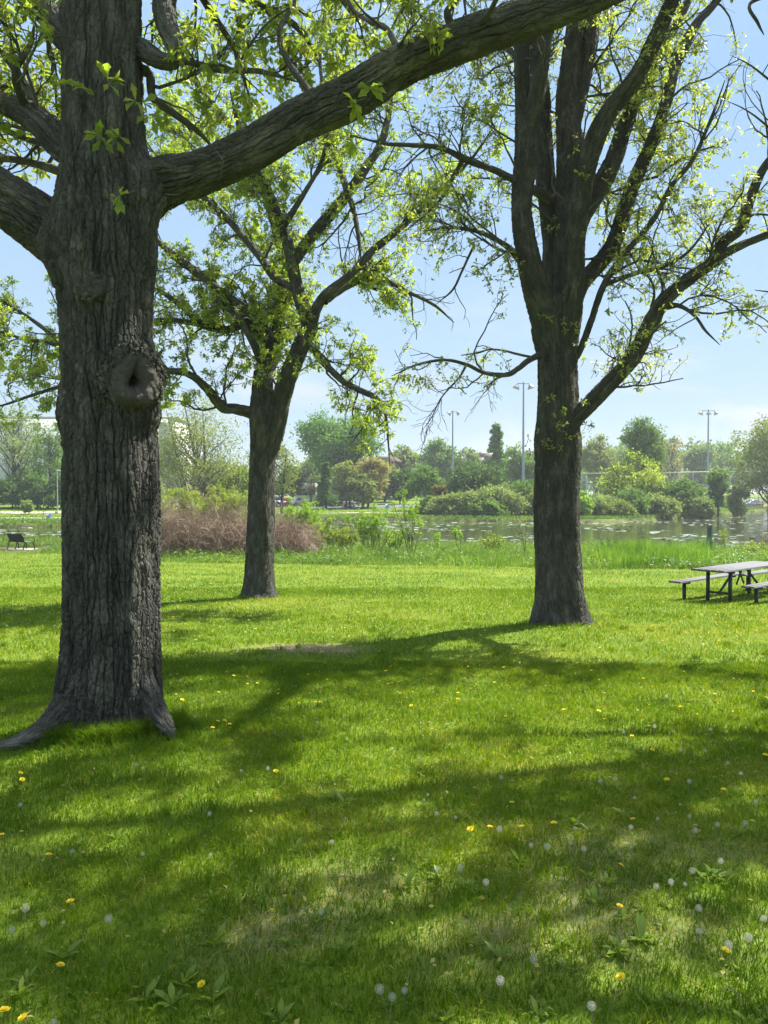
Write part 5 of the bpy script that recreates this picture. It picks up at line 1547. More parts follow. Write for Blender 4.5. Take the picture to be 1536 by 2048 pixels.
# ================================================================== NEAR SHORE PLANTS
def fan(pl, b, n, H, R, r0, m=8, gn=.08, spread=1.0, trop=.03, base_r=None):
    rng = pl.rng
    a = rng.uniform(0, 2 * PI, n); rr = np.sqrt(rng.uniform(0, 1, n))
    st = np.stack([np.cos(a) * rr * (base_r or R * .3), np.sin(a) * rr * (base_r or R * .3), np.full(n, -.05)], -1)
    st[:, 2] += terrain(st[:, 0] + b[0], st[:, 1] + b[1]) - b[2]
    tip = np.stack([np.cos(a) * rr * R, np.sin(a) * rr * R, H * rng.uniform(.55, 1., n) * (1 - .35 * rr ** 2)], -1)
    d = nrm(tip - st); ln = np.linalg.norm(tip - st, axis=1)
    d = nrm(d + np.array([0, 0, .35])); pts = [st]
    for k in range(m - 1):
        d = nrm(d + gn * rng.normal(size=d.shape) - np.array([0, 0, trop])); pts.append(pts[-1] + d * (ln / (m - 1))[:, None])
    return np.stack(pts, 1), r0 * rng.uniform(.6, 1.2, n)[:, None] * np.linspace(1, .3, m)[None]


def shrub(label, px, d, top, w, leafm, nst=14, leaf=.07, per1=2.5, l1=(.3, .8), per2=4., wh=(3, 5), name='shrub', cat_='shrub', group='shrubs on the near shore', r0=.018, stemm='bark_olive', low=0., base_r=None, kind='simple', seed=None, gn=.08, bare=0):
    _seed[0] += 1
    pl = Plant(seed or _seed[0]); rng = pl.rng
    b = D(px, d); H = P(0, top, d)[2] - b[2]; R = w / 2 / F * d
    p0, r_ = fan(pl, b, nst, H, R, r0, base_r=base_r, gn=gn)
    pl.batch(p0, r_, 5)
    leaf = leaf * 1.35
    p1, r1 = pl.spawn(p0, r_, per1 * 2.8, .25, 1., l1[0], l1[1], (.3, .9), .15, .15, 6, rr=.6)
    pl.batch(p1, np.maximum(r1, .003), 3)
    p2, r2 = pl.spawn(p1, r1, per2 * 2.8, .2, 1., l1[0] * .3, l1[1] * .4, (.3, 1), .15, .1, 4, rr=.6)
    pl.batch(p2, np.maximum(r2, .0025), 3)
    tips = np.concatenate([p0[:, -1], p1[:, -1], p1[:, 3], p2[:, -1], p2[:, 2]]); dirs = nrm(np.concatenate([p0[:, -1] - p0[:, -2], p1[:, -1] - p1[:, -2], p1[:, 4] - p1[:, 3], p2[:, -1] - p2[:, -2], p2[:, 3] - p2[:, 2]]))
    ok = (tips[:, 2] > H * low + rng.uniform(-.2, .2, len(tips)) * H) & (rng.uniform(0, 1, len(tips)) > bare)
    if bare < 1: pl.whorls(tips[ok], dirs[ok], wh[0], wh[1], leaf, kind)
    root = thing(name, label, cat_, b, group=group)
    pl.build_wood('stems', stemm, root, (0, 0, 0))
    if bare < 1: pl.build_leaves('foliage', leafm, root, (0, 0, 0))
    return root


shrub('yellow-green leafy shrub rising over the brown thicket beside the hollow-scarred oak', 352, 43, 955, 140, 'g_yellow', 34, .1, 2.8, (.5, 1.3), 3.6)
shrub('yellow-green leafy shrub over the brown thicket left of the middle oak', 440, 43.5, 968, 130, 'g_yellow', 32, .1, 2.8, (.5, 1.2), 3.6)
shrub('green leafy shrub right of the middle oak trunk', 604, 42, 985, 104, 'g_bright', 24, .085, 3., (.4, 1.1), 3.6)
shrub('low sprawling green shrub at the right end of the thicket', 640, 40.5, 1032, 70, 'g_yellow', 14, .075, 3., (.3, .8), 3.6)
shrub('fresh green bush with a bundle of bare brown stems at its foot', 745, 40, 1008, 112, 'g_bright', 30, .07, 2.6, (.3, .9), 3.6, low=.38, base_r=.5, r0=.012)
shrub('slim bright yellow-green sapling by the pond with a leafy top', 822, 36.5, 936, 80, 'g_bright', 7, .075, 3.2, (.3, .8), 3.6, name='sapling', cat_='sapling', group='saplings on the near shore', low=.35, base_r=.1, r0=.022, gn=.05)
shrub('short bright shoot by the pond right of the slim sapling', 872, 41, 1040, 26, 'g_bright', 4, .07, 4, (.15, .35), 5, name='sapling', cat_='sapling', group='saplings on the near shore', low=.3, base_r=.1, r0=.012)
shrub('short bright shoot by the pond standing nearer the right oak', 921, 41.5, 1036, 30, 'g_bright', 4, .07, 4, (.15, .35), 5, name='sapling', cat_='sapling', group='saplings on the near shore', low=.3, base_r=.1, r0=.012)
shrub('nearly bare thin sapling just left of the right oak trunk', 1050, 35.5, 990, 40, 'g_bright', 3, .05, 2.5, (.3, .7), 1.2, name='sapling', cat_='sapling', group='saplings on the near shore', low=.1, base_r=.08, r0=.016, bare=.75)
shrub('leafless dark twiggy bush right of the right oak by the pond', 1222, 36, 1046, 66, 'g_bright', 8, .05, 3, (.3, .8), 3, low=.1, base_r=.15, r0=.014, stemm='bark_far', bare=1, gn=.14)
shrub('reddish twiggy bush by the pond at the right border', 1530, 41, 1072, 60, 'g_orange', 12, .05, 3, (.2, .5), 3, low=.3, base_r=.4, r0=.01, bare=.5)
shrub('tiny yellow-green shrub behind the far picnic table end', 1500, 38, 1088, 70, 'g_yellow', 14, .08, 3, (.2, .5), 4, low=.05)
shrub('sparse sapling with pale stems behind the dark green post', 1446, 45, 1052, 30, 'g_yellow', 5, .06, 3, (.2, .5), 3, name='sapling', cat_='sapling', group='saplings on the near shore', low=.3, bare=.4, base_r=.3, r0=.01)

shrub('low green shrub by the pond between the thicket and the fresh green bush', 690, 41, 1046, 60, 'g_yellow', 16, .07, 3., (.25, .7), 3.6, low=.1)
shrub('small ragged green shrub just right of the fresh green bush', 792, 42, 1050, 44, 'g_bright', 12, .07, 3., (.25, .6), 3.6, low=.1)
shrub('short weedy shrub by the pond left of the nearly bare sapling', 985, 40, 1062, 60, 'g_yellow', 14, .06, 3., (.2, .5), 3.4, low=.05)
# the brown thicket
tk = Plant(555); rng = tk.rng
b = D(455, 38.8)
n = 2600
sx = rng.uniform(-3.7, 3.7, n); sy = rng.uniform(-1.2, 1.2, n)
sx = np.where(rng.uniform(0, 1, n) < .25, rng.uniform(2.4, 4.0, n), sx)
top_ = np.interp(sx, [-3.7, -1, 1.0, 2.6, 4.0], [3.1, 3.05, 2.7, 2.25, 1.5]) * rng.uniform(.45, 1.12, n) * np.where(rng.uniform(0, 1, n) < .05, 1.3, 1)
st = np.stack([sx, sy, terrain(sx + b[0], sy + b[1]) - b[2] - .05], -1)
d = nrm(np.stack([rng.normal(0, .35, n), rng.normal(0, .35, n), np.ones(n)], -1)); pts = [st]
droop = rng.uniform(.0, .16, n)
for k in range(9):
    d = nrm(d + .14 * rng.normal(size=d.shape) * np.array([1, 1, .5]) - np.stack([0 * droop, 0 * droop, droop * k * .6], -1)); pts.append(pts[-1] + d * (top_ * 1.15 / 9)[:, None])
pth = np.stack(pts, 1)
V0 = Plant(556); V0.rng = rng
r_ = rng.uniform(.006, .013, n)[:, None] * np.linspace(1, .45, 10)[None]
tk.batch(pth, r_, 3)
p1, r1 = tk.spawn(pth, r_, 2.6, .2, 1., .25, .8, (.3, 1.1), .2, .02, 6, rr=.7, k=.02)
tk.batch(p1, np.maximum(r1, .0045), 3)
root = thing('bare_thicket', 'tangled red-brown leafless thicket on the pond shore', 'thicket', b)


def stems_obj(pl, name, m, root):
    V = np.concatenate(pl.bV); rn = np.clip(np.concatenate(pl.bb)[:, 0] * .37 % 1, 0, 1)
    # one tone per stem
    return build(name, V, np.concatenate(pl.bq), None, m, root, attrs={'rnd': vnoise(V[:, 0] * 2, V[:, 2] * 2, 3) * .7 + .3 * vnoise(V[:, 0] * 23, V[:, 1] * 23, 5)}, smooth=True)


stems_obj(tk, 'stems', 'dry', root)
ps = Plant(557); rng = ps.rng
n = 120; sx = rng.uniform(-3.7, 4.2, n); st = np.stack([sx, rng.uniform(-1.5, -.9, n), np.zeros(n)], -1); st[:, 2] = terrain(st[:, 0] + b[0], st[:, 1] + b[1]) - b[2] - .05
d = nrm(np.stack([rng.normal(0, .6, n), rng.normal(0, .2, n), np.ones(n)], -1)); ln = rng.uniform(.7, 2.4, n); pts = [st]
for k in range(7): d = nrm(d + .07 * rng.normal(size=d.shape) - np.array([0, 0, .05])); pts.append(pts[-1] + d * (ln / 7)[:, None])
ps.batch(np.stack(pts, 1), rng.uniform(.008, .016, n)[:, None] * np.linspace(1, .5, 8)[None], 4)
tag(stems_obj(ps, 'pale_stems', 'straw', root), 'pale straw-coloured dead stalks leaning at the front')

# ------------------------------------------------------------------ meadow fringe along the shore
rng = np.random.default_rng(77)
mp = Plant(78); mp.rng = rng


def fringe(n, tall, dens):
    a = rng.uniform(-.62, .62, n); t = rng.uniform(0, 1, n)
    y0 = meadow_line(a); y1 = near_shore(a) - .6
    y = y0 + (y1 - y0) * t ** 1.15
    x = a * y
    bx, by = (37 - 768) / F * 43.5, 43.5
    ok = ~((np.abs(x - bx) < 2.2) & (y > 37) & (y < 45.5))
    return x[ok], y[ok], t[ok]


x, y, t = fringe(62000, 1, 1)
k_ = vnoise(x / 1.6, y / 1.6, 51) * .6 + vnoise(x / .5, y / .5, 52) * .4
h = (.12 + .5 * k_ ** 1.5) * rng.uniform(.5, 1.3, len(x)) * (.45 + .7 * sstep(0, .25, t))
rnd = np.clip(.25 + .55 * vnoise(x / 1.1, y / 1.1, 53) + rng.normal(0, .15, len(x)), 0, .95); dd_ = rng.uniform(0, 1, len(x)) < .06; rnd[dd_] = .97
Vm, qm, tm, rm = blades(x, y, h, np.full(len(x), .022) * rng.uniform(.6, 1.5, len(x)), rng.uniform(.1, .7, len(x)), rnd, rng)
# leafy weeds in mounds
x, y, t = fringe(14000, 1, 1)
ok = vnoise(x / 1.3, y / 1.3, 61) * .7 + vnoise(x / .4, y / .4, 62) * .3 > .45
x, y = x[ok], y[ok]; n = len(x); hh = rng.uniform(.1, .5, n)
idx = np.repeat(np.arange(n), 7); f = rng.uniform(.2, 1, len(idx))
Pp = np.stack([x[idx] + rng.normal(0, .06, len(idx)), y[idx] + rng.normal(0, .06, len(idx)), terrain(x, y)[idx] + hh[idx] * f], -1)
Dd = rdir(rng, len(idx)); Dd[:, 2] = Dd[:, 2] * .4 + .15
Vl, ql, tl, kl = leaves(Pp, nrm(Dd), nrm(np.array([0, 0, 1]) + .5 * rng.normal(size=Dd.shape)), rng.uniform(.07, .16, len(idx)), 'simple')
rl = np.repeat(np.clip(vnoise(x / .9, y / .9, 63)[idx] * .8 + rng.uniform(0, .2, len(idx)), 0, .94), kl)
tag(build('meadow_fringe', np.concatenate([Vm, Vl]), np.concatenate([qm, ql + len(Vm)]), np.concatenate([tm, tl + len(Vm)]), 'meadow', attrs={'rnd': np.concatenate([rm, rl])}),
    'rough unmown weeds and grass along the near pond shore', 'meadow', kind='stuff')

# bright tall grass on the shore right of the right oak
n = 15000
px = rng.normal(1300, 70, n); px = np.where(rng.uniform(0, 1, n) < .12, rng.uniform(900, 1560, n), px); d_ = rng.uniform(29.5, 40, n)
x = (px - 768) / F * d_; y = d_
ok = (vnoise(x / .8, y / .8, 71) * .7 + .3 * vnoise(x / .25, y / .25, 72) > .42) & (px > 780)
x, y, px = x[ok], y[ok], px[ok]; n = len(x)
h = rng.uniform(.3, .95, n) * (.35 + 1.1 * vnoise(x / .9, y / .9, 73)) * np.where((px > 1190) & (px < 1420), 1, .65)
Vr, qr, tr_, rr_ = blades(x, y, h, np.full(n, .022) * rng.uniform(.6, 1.4, n), rng.uniform(.05, .6, n), np.clip(1.5 * vnoise(x / .7, y / .7, 74) - .3 + rng.normal(0, .2, n), 0, 1), rng)
tag(build('tall_grass', Vr, qr, tr_, 'reed', attrs={'rnd': rr_}), 'tall bright green grass on the near shore right of the right oak', 'grass', kind='stuff')

# rough grass on the far bank
n = 60000
a = rng.uniform(-.6, .6, n); s = rng.uniform(0, 1, n) ** 1.6 * 34 + .3
y = far_shore(a) + s; x = a * y
s2 = y - far_shore(a)
h = rng.uniform(.15, .45, n) * np.interp(s2, [0, 6, 12, 34], [1.2, .9, .4, .35])
Vr, qr, tr_, rr_ = blades(x, y, h, np.full(n, .07) * rng.uniform(.6, 1.4, n), rng.uniform(.1, .8, n), np.clip(.15 + .6 * vnoise(x / 4, y / 4, 81) + rng.normal(0, .15, n), 0, .95), rng)
tag(build('bank_grass', Vr, qr, tr_, 'meadow', attrs={'rnd': rr_}), 'rough green grass on the far bank of the pond', 'grass', kind='stuff')

# pale stones along the far shore at the right
ra = np.random.default_rng(6)
src = None
for k in range(46):
    a = ra.uniform(.2, .52); y = far_shore(a) - ra.uniform(-.5, .9)
    x = a * y
    if src is None:
        vs = []; rsn = 7; nn = 10
        ac = Acc(); ac.lathe([(.001, .3), (.22, .25), (.4, .08), (.36, -.15), (.001, -.2)], 9)
        ac.V[0] = ac.V[0] * (1 + .22 * (vnoise(ac.V[0][:, 0] * 4 + 9, ac.V[0][:, 1] * 4 + ac.V[0][:, 2] * 5, 3)[:, None] - .5))
        src = ac.build('shore_stone', 'stone'); o = src
        tag(src, 'pale grey stone lying on the muddy far shore at the right', 'stone', 'stones along the far shore')
    else: o = src.copy(); COL.objects.link(o)
    o.location = (x, y, WATER + .03); o.rotation_euler = (ra.normal(0, .2), ra.normal(0, .2), ra.uniform(0, 6)); sc_ = ra.uniform(.15, .45); o.scale = (sc_ * 1.3, sc_, sc_ * .7)

# dark green post at the water's edge
b = D(1420, 39.5); H = P(0, 1049, 39.5)[2] - b[2]
r = thing('marker_post', "dark green square post at the pond's edge behind the picnic tables", 'post', b)
a = Acc(); a.box((-.11, -.09, -.3), (.11, .09, H), bev=.012); a.build('post', 'post_green', r)
a = Acc(); a.box((-.02, -.105, .2), (.02, -.0925, H - .05)); a.build('rib', 'green_metal', r)


# ================================================================== FURNITURE
def plank_mat():
    m, nt, out = mat('weathered_planks')
    tc = N(nt, 'ShaderNodeTexCoord')
    mp_ = N(nt, 'ShaderNodeMapping'); mp_.inputs['Scale'].default_value = (1.5, 28, 28); L(nt, tc.outputs['Object'], mp_.inputs['Vector'])
    n = N(nt, 'ShaderNodeTexNoise', Scale=2., Detail=6., Roughness=.6); L(nt, mp_.outputs[0], n.inputs['Vector'])
    c = ramp(nt, n.outputs['Fac'], [(.3, (.045, .044, .05)), (.7, (.1, .096, .106))])
    bs = N(nt, 'ShaderNodeBsdfPrincipled', Roughness=.5); bs.inputs['Specular IOR Level'].default_value = .4
    L(nt, c, bs.inputs['Base Color'])
    b = N(nt, 'ShaderNodeBump', Strength=.4, Distance=.004); L(nt, n.outputs['Fac'], b.inputs['Height']); L(nt, b.outputs[0], bs.inputs['Normal'])
    L(nt, bs.outputs[0], out.inputs[0])
    return m


M['plank'] = plank_mat()


def picnic_table(label, loc, rz, Lt=2.95):
    """long axis +x, near end at x = 0; y = 0 is the left edge of the top, -y towards the camera"""
    r = thing('picnic_table', label, 'picnic table', loc, rz, 'picnic tables on the lawn')
    a = Acc()
    for k in range(5): a.box((0, -.02 - (k + 1) * .15 + .004, .71), (Lt, -.02 - k * .15, .752), bev=.006)
    a.build('tabletop', 'plank', r)
    for (y0, sh) in ((.12, -.16), (-1.32, .16)):
        a = Acc()
        for k in range(2): a.box((sh, y0 + k * .142, .42), (Lt + sh, y0 + k * .142 + .136, .458), bev=.006)
        a.build('seat', 'plank', r)
    for y in (-.16, -.66):
        for x in (.5, Lt - .5):
            a = Acc(); a.box((x - .03, y - .03, -.1), (x + .03, y + .03, .707)); a.build('leg', 'green_metal', r)
    for (y, sh) in ((.26, -.16), (-1.18, .16)):
        for x in (.42, Lt - .42):
            a = Acc(); a.box((x + sh - .03, y - .03, -.1), (x + sh + .03, y + .03, .417)); a.box((x + sh - .05, y - .12, .38), (x + sh + .05, y - .032, .417)); a.box((x + sh - .05, y + .032, .38), (x + sh + .05, y + .12, .417)); a.build('leg', 'green_metal', r)
    a = Acc()
    for x in (.5, Lt - .5):
        a.box((x - .025, -.628, .2), (x + .025, -.192, .245)); a.box((x - .03, -.75, .66), (x + .03, -.05, .707))
        s = 1 if x < Lt / 2 else -1
        a.tube([(x + s * .02, -.41, .22), (x + s * .72, -.41, .69)], .025, 8)
        a.tube([(Lt / 2 + (x - Lt / 2) * .1, -.41, .695), (x + s * 1.15, -.41, .34)], .02, 6)
    a.build('brace', 'green_metal', r)
    return r


ang = math.atan2(.64, .77)
tl = np.array([6.65, 16.7]); z = ground_z(7.3, 17.2)
ztop = 1.6 - (1137 - 985) / F * 16.7 - .752
picnic_table('nearer picnic table with grey planks and dark green legs', (tl[0], tl[1], ztop), ang)
t2 = tl + 3.03 * np.array([math.cos(ang), math.sin(ang)])
picnic_table('farther picnic table at the right border, end to end with the nearer one', (t2[0], t2[1], ztop - .05), ang, 2.6)

# park bench seen from behind, facing the pond
b = D(37, 43.5)
bn = thing('park_bench', 'black metal slatted bench facing the pond on the far left', 'bench', b, rz=math.radians(-32))
Wb = 1.5


def arc(p0, p1, p2, n=7):
    t = np.linspace(0, 1, n)[:, None]; return (1 - t) ** 2 * np.array(p0) + 2 * t * (1 - t) * np.array(p1) + t ** 2 * np.array(p2)


a = Acc()
for k in range(26):
    x = -Wb / 2 + .06 + k * (Wb - .12) / 25
    c = arc((x, -.12, .46), (x, -.16, .7), (x, -.3, .88)); a.tube(c, .017, 5)
for yy, zz_ in ((-.12, .46), (-.3, .88)): a.tube([(-Wb / 2, yy, zz_), (Wb / 2, yy, zz_)], .024, 6)
a.build('backrest', 'black_metal', bn)
a = Acc()
for k in range(26):
    x = -Wb / 2 + .06 + k * (Wb - .12) / 25
    a.tube(arc((x, -.1, .45), (x, .2, .4), (x, .42, .44)), .013, 5)
for yy, zz_ in ((-.1, .44), (.42, .43)): a.tube([(-Wb / 2, yy, zz_), (Wb / 2, yy, zz_)], .022, 6)
a.build('seat', 'black_metal', bn)
for x in (-Wb / 2, 0, Wb / 2):
    a = Acc(); a.tube(arc((x, -.12, .47), (x, -.14, .25), (x, -.26, -.02)), .03, 7); a.build('leg', 'black_metal', bn)
    a = Acc(); a.tube(arc((x, .42, .43), (x, .44, .25), (x, .46, -.02)), .03, 7); a.build('leg', 'black_metal', bn)
for x in (-Wb / 2, Wb / 2):
    a = Acc(); c = np.concatenate([arc((x, -.2, .68), (x, .1, .72), (x, .36, .68)), arc((x, .36, .68), (x, .52, .62), (x, .44, .44))[1:]]); a.tube(c, .024, 6); a.build('armrest', 'black_metal', bn)
a = Acc(); a.box((b[0] - .8, b[1] - .35, b[2] - .2), (b[0] + .8, b[1] + .6, b[2] + .012)); o = a.build('bench_pad', 'concrete'); tag(o, 'flat pale concrete pad under the black bench', 'concrete pad')

# ================================================================== SMALL THINGS IN THE LAWN
# dandelion in flower
def flower_parts():
    r = np.random.default_rng(1)
    V, q, t, rn = [], [], [], []
    n0 = 0
    for ring, (n, rad, tilt) in enumerate(((18, .0195, .25), (16, .016, .6), (12, .011, 1.0), (8, .006, 1.3))):
        for k in range(n):
            a = k / n * 2 * PI + ring * .2 + r.normal(0, .06); d = np.array([math.cos(a) * math.cos(tilt), math.sin(a) * math.cos(tilt), math.sin(tilt)]); s = np.array([-math.sin(a), math.cos(a), 0])
            b0 = d * .001; mid = d * rad * .6; tp_ = d * rad * r.uniform(.9, 1.05)
            V += [b0 - s * .0008, b0 + s * .0008, mid + s * .0022, mid - s * .0022, tp_ + s * .0018, tp_ - s * .0018]
            q += [[n0, n0 + 1, n0 + 2, n0 + 3], [n0 + 3, n0 + 2, n0 + 4, n0 + 5]]; rn += [r.uniform(0, 1)] * 6; n0 += 6
    return np.array(V), q, rn


def make_dandelion():
    root = thing('dandelion', 'yellow dandelion', 'dandelion', (0, 0, 0), group='yellow dandelions in the lawn')
    a = Acc(); a.tube(arc((0, 0, -.01), (.004, 0, .02), (0, 0, .045), 5), .0016, 5); a.build('stem', 'stem', root, attrs={'rnd': np.full(a.n, .2)})
    V, q, rn = flower_parts(); build('flower_head', V + np.array([0, 0, .045]), q, None, 'petal', root, attrs={'rnd': rn})
    return root


def make_clock():
    root = thing('dandelion_clock', 'white dandelion clock', 'dandelion clock', (0, 0, 0), group='white dandelion seed heads in the lawn')
    a = Acc(); a.tube(arc((0, 0, -.01), (.006, .002, .06), (0, 0, .125), 7), .0016, 5); a.build('stem', 'stem', root, attrs={'rnd': np.full(a.n, .7)})
    r = np.random.default_rng(2); V = []; t = []; q = []; n0 = 0
    n = 84; gi = np.arange(n) + .5; ph = np.arccos(1 - 2 * gi / n); th = PI * (1 + 5 ** .5) * gi
    for k in range(n):
        d = np.array([math.cos(th[k]) * math.sin(ph[k]), math.sin(th[k]) * math.sin(ph[k]), math.cos(ph[k])])
        s = nrm(np.cross(d, r.normal(size=3))); u = np.cross(d, s); c = d * .0165
        V += [d * .003 - s * .0003, d * .003 + s * .0003, c]; t += [[n0, n0 + 1, n0 + 2]]; n0 += 3
        for j in range(5):
            aa_ = j / 5 * 2 * PI + r.uniform(0, 1); e = (math.cos(aa_) * s + math.sin(aa_) * u); e2 = np.cross(d, e)
            V += [c - e2 * .00035, c + e2 * .00035, c + e * .0055 + d * .003]; t += [[n0, n0 + 1, n0 + 2]]; n0 += 3
    V = np.array(V) + np.array([0, 0, .125]); build('seed_head', V, None, t, 'fluff', root, attrs={'rnd': np.full(len(V), .6)})
    a = Acc(); a.lathe([(.001, .121), (.0035, .1235), (.0035, .1275), (.001, .1295)], 8); a.build('seed_core', 'stem', root, attrs={'rnd': np.full(a.n, .9)})
    return root


def make_dock(seed):
    r = np.random.default_rng(seed)
    n = r.integers(4, 8); a = np.arange(n) / n * 2 * PI + r.normal(0, .3, n); el = r.uniform(.25, 1.0, n)
    Dd = np.stack([np.cos(a) * np.cos(el), np.sin(a) * np.cos(el), np.sin(el)], -1)
    V, q, t, k = leaves(np.zeros((n, 3)) + np.array([0, 0, .0]) + Dd * .008, Dd, nrm(np.array([0, 0, 1.]) - Dd * .3), r.uniform(.07, .14, n), 'long')
    o = build('dock_weed', V, q, t, 'weed', attrs={'rnd': np.repeat(r.uniform(.1, 1, n), k)}, smooth=True)
    return tag(o, 'broad-leaved green weed growing in the lawn', 'weed', 'broad-leaved weeds in the lawn')


rr = np.random.default_rng(9)
YEL = [(115, 1930), (58, 2031), (6, 2027), (410, 1962), (143, 1805), (95, 1712), (37, 1543), (43, 1556), (4, 1670), (551, 1541), (553, 1595), (894, 1629), (944, 1657), (980, 1655), (1047, 1651), (1110, 1649), (1024, 1605), (1269, 1637), (1234, 1726), (1335, 1558), (1060, 1514), (1448, 1579), (1237, 1810), (1265, 1469), (1445, 1900), (1252, 1952), (160, 1457), (363, 1398), (434, 1443), (445, 1441), (424, 1456), (458, 1447), (825, 1410), (915, 1385), (1004, 1286), (935, 1333), (1132, 1420), (1196, 1421), (1302, 1500), (1010, 1335), (785, 1365), (690, 1255), (1530, 1510)]
WHI = [(808, 1953), (777, 1968), (778, 1985), (998, 1950), (1185, 1995), (1232, 1547), (1201, 1553), (1309, 1447), (1366, 1491), (1453, 1513), (1378, 1553), (1481, 1533), (1513, 1589), (1383, 1615), (1433, 1635), (1487, 1635), (1068, 1672), (1006, 1649), (912, 1724), (1143, 1665), (1315, 1755), (1436, 1706), (1375, 1727), (1522, 1815), (1508, 1872), (1470, 1883), (1400, 1806), (842, 1507), (535, 1525), (277, 1518), (420, 1615), (48, 1595), (145, 1682), (220, 1829), (50, 1810), (28, 1843), (84, 1830), (640, 1805), (997, 1545), (1090, 1690), (1165, 1688), (1390, 1650), (1340, 1750), (975, 1755), (1070, 1905), (1300, 1318), (1333, 1385), (1246, 1265), (890, 1235), (968, 1258), (790, 1262), (735, 1265), (1040, 1320), (1250, 1455), (480, 1300), (60, 1258), (40, 1300), (360, 1355), (12, 1248), (1420, 1450)]
pos_y = [G(px, py, .045) for px, py in YEL]; pos_w = [G(px, py, .12) for px, py in WHI]
# more of both, thinning with no order, over the farther lawn
while len(pos_y) < 190:
    if len(pos_y) < 110: px, py = rr.normal(400, 70), rr.uniform(1150, 1240)
    else: px, py = rr.uniform(0, 1536), rr.uniform(1150, 1420)
    if px < 330 and rr.uniform() < .5: continue
    pos_y.append(G(px, py, .045))
while len(pos_w) < 84:
    px = rr.uniform(0, 1536) if rr.uniform() < .5 else rr.uniform(800, 1536); py = rr.uniform(1180, 1750) if rr.uniform() < .7 else rr.uniform(1500, 2040)
    if 120 < px < 330 and py < 1470: continue
    pos_w.append(G(px, py, .12))
proto = make_dandelion(); first = True
for p in pos_y:
    o = proto if first else dup_tree(proto); first = False
    o.location = (p[0], p[1], ground_z(p[0], p[1])); o.scale = (rr.uniform(.75, 1.05),) * 3; o.rotation_euler = (rr.normal(0, .2), rr.normal(0, .2), rr.uniform(0, 6))
    o['label'] = 'yellow dandelion flower standing low in the green lawn'
proto = make_clock(); first = True
for k, p in enumerate(pos_w):
    o = proto if first else dup_tree(proto); first = False
    o.location = (p[0], p[1], ground_z(p[0], p[1])); o.scale = (rr.uniform(.55, .85) * (1 if k < 60 else .75),) * 3; o.rotation_euler = (rr.normal(0, .12), rr.normal(0, .12), rr.uniform(0, 6))
    o['label'] = 'white fluffy dandelion seed head on a thin stalk'
DOCK = [(945, 1632), (925, 1630), (830, 1760), (812, 1765), (1040, 1712), (1030, 1720), (1190, 1795), (1232, 1708), (1240, 1890), (1285, 1868), (1450, 1752), (1432, 1745), (1215, 1757), (1408, 1745), (215, 1703), (232, 1668), (455, 1738), (690, 1892), (760, 1822), (425, 1985), (290, 1985), (345, 1995), (370, 1955), (52, 1950), (40, 1975), (125, 1905), (665, 1590), (690, 1600), (1245, 1580), (1180, 1655), (1150, 1640), (560, 1470), (610, 1475), (1500, 2035), (1475, 1660), (865, 1720), (940, 1770), (1000, 1905), (1250, 1625), (1540, 2030), (330, 1420), (1060, 1350), (700, 1480), (430, 1878), (880, 1745)]
protos = [make_dock(s) for s in range(6)]
used = set()
for k, (px, py) in enumerate(DOCK + [(rr.uniform(350, 1536), rr.uniform(1400, 2040)) for _ in range(95)]):
    p = G(px, py, .03); j = k % 6
    if j in used: o = protos[j].copy(); COL.objects.link(o)
    else: o = protos[j]; used.add(j)
    o.location = (p[0], p[1], ground_z(p[0], p[1])); o.rotation_euler = (0, 0, rr.uniform(0, 6)); o.scale = (rr.uniform(.45, .75) if k < len(DOCK) else rr.uniform(.22, .5),) * 3
# dry twigs lying in the grass
tw = None
for k, (px, py, s) in enumerate([(700, 1752, 1.), (710, 1775, .8), (655, 1300, 1.2), (540, 1318, 1.3), (590, 1325, 1.), (730, 1280, 1), (1480, 1990, .8), (900, 1560, .7), (560, 1290, 1.1), (1120, 1775, .8)]):
    p = G(px, py, .02)
    if tw is None:
        a = Acc(); a.tube(catmull(np.array([(-.17, 0, .02), (-.06, .02, .035), (.05, -.01, .03), (.2, .03, .015)]), .05), .0045, 5); a.tube([(.02, 0, .033), (.09, .05, .04), (.13, .1, .03)], .003, 5)
        tw = a.build('fallen_twig', 'twig'); o = tw; tag(tw, 'thin dry twig fallen in the grass', 'twig', 'twigs fallen in the lawn')
    else: o = tw.copy(); COL.objects.link(o)
    o.location = (p[0], p[1], ground_z(p[0], p[1])); o.rotation_euler = (0, 0, rr.uniform(0, 3)); o.scale = (s * .5,) * 3


# ================================================================== AIR, LIGHT, CAMERA
SUN = np.array([.74 * math.cos(math.radians(52)), .67 * math.cos(math.radians(52)), math.sin(math.radians(52))])
az = math.atan2(SUN[0], SUN[1])
w = bpy.data.worlds.new('World'); C.world = w; w.use_nodes = True
nt = w.node_tree; nt.nodes.clear()
out = nt.nodes.new('ShaderNodeOutputWorld'); bg = nt.nodes.new('ShaderNodeBackground')
sky = N(nt, 'ShaderNodeTexSky', sky_type='NISHITA')
sky.sun_disc = False; sky.sun_elevation = math.radians(52); sky.sun_rotation = az; sky.air_density = 1.0; sky.dust_density = .2; sky.ozone_density = 1.0
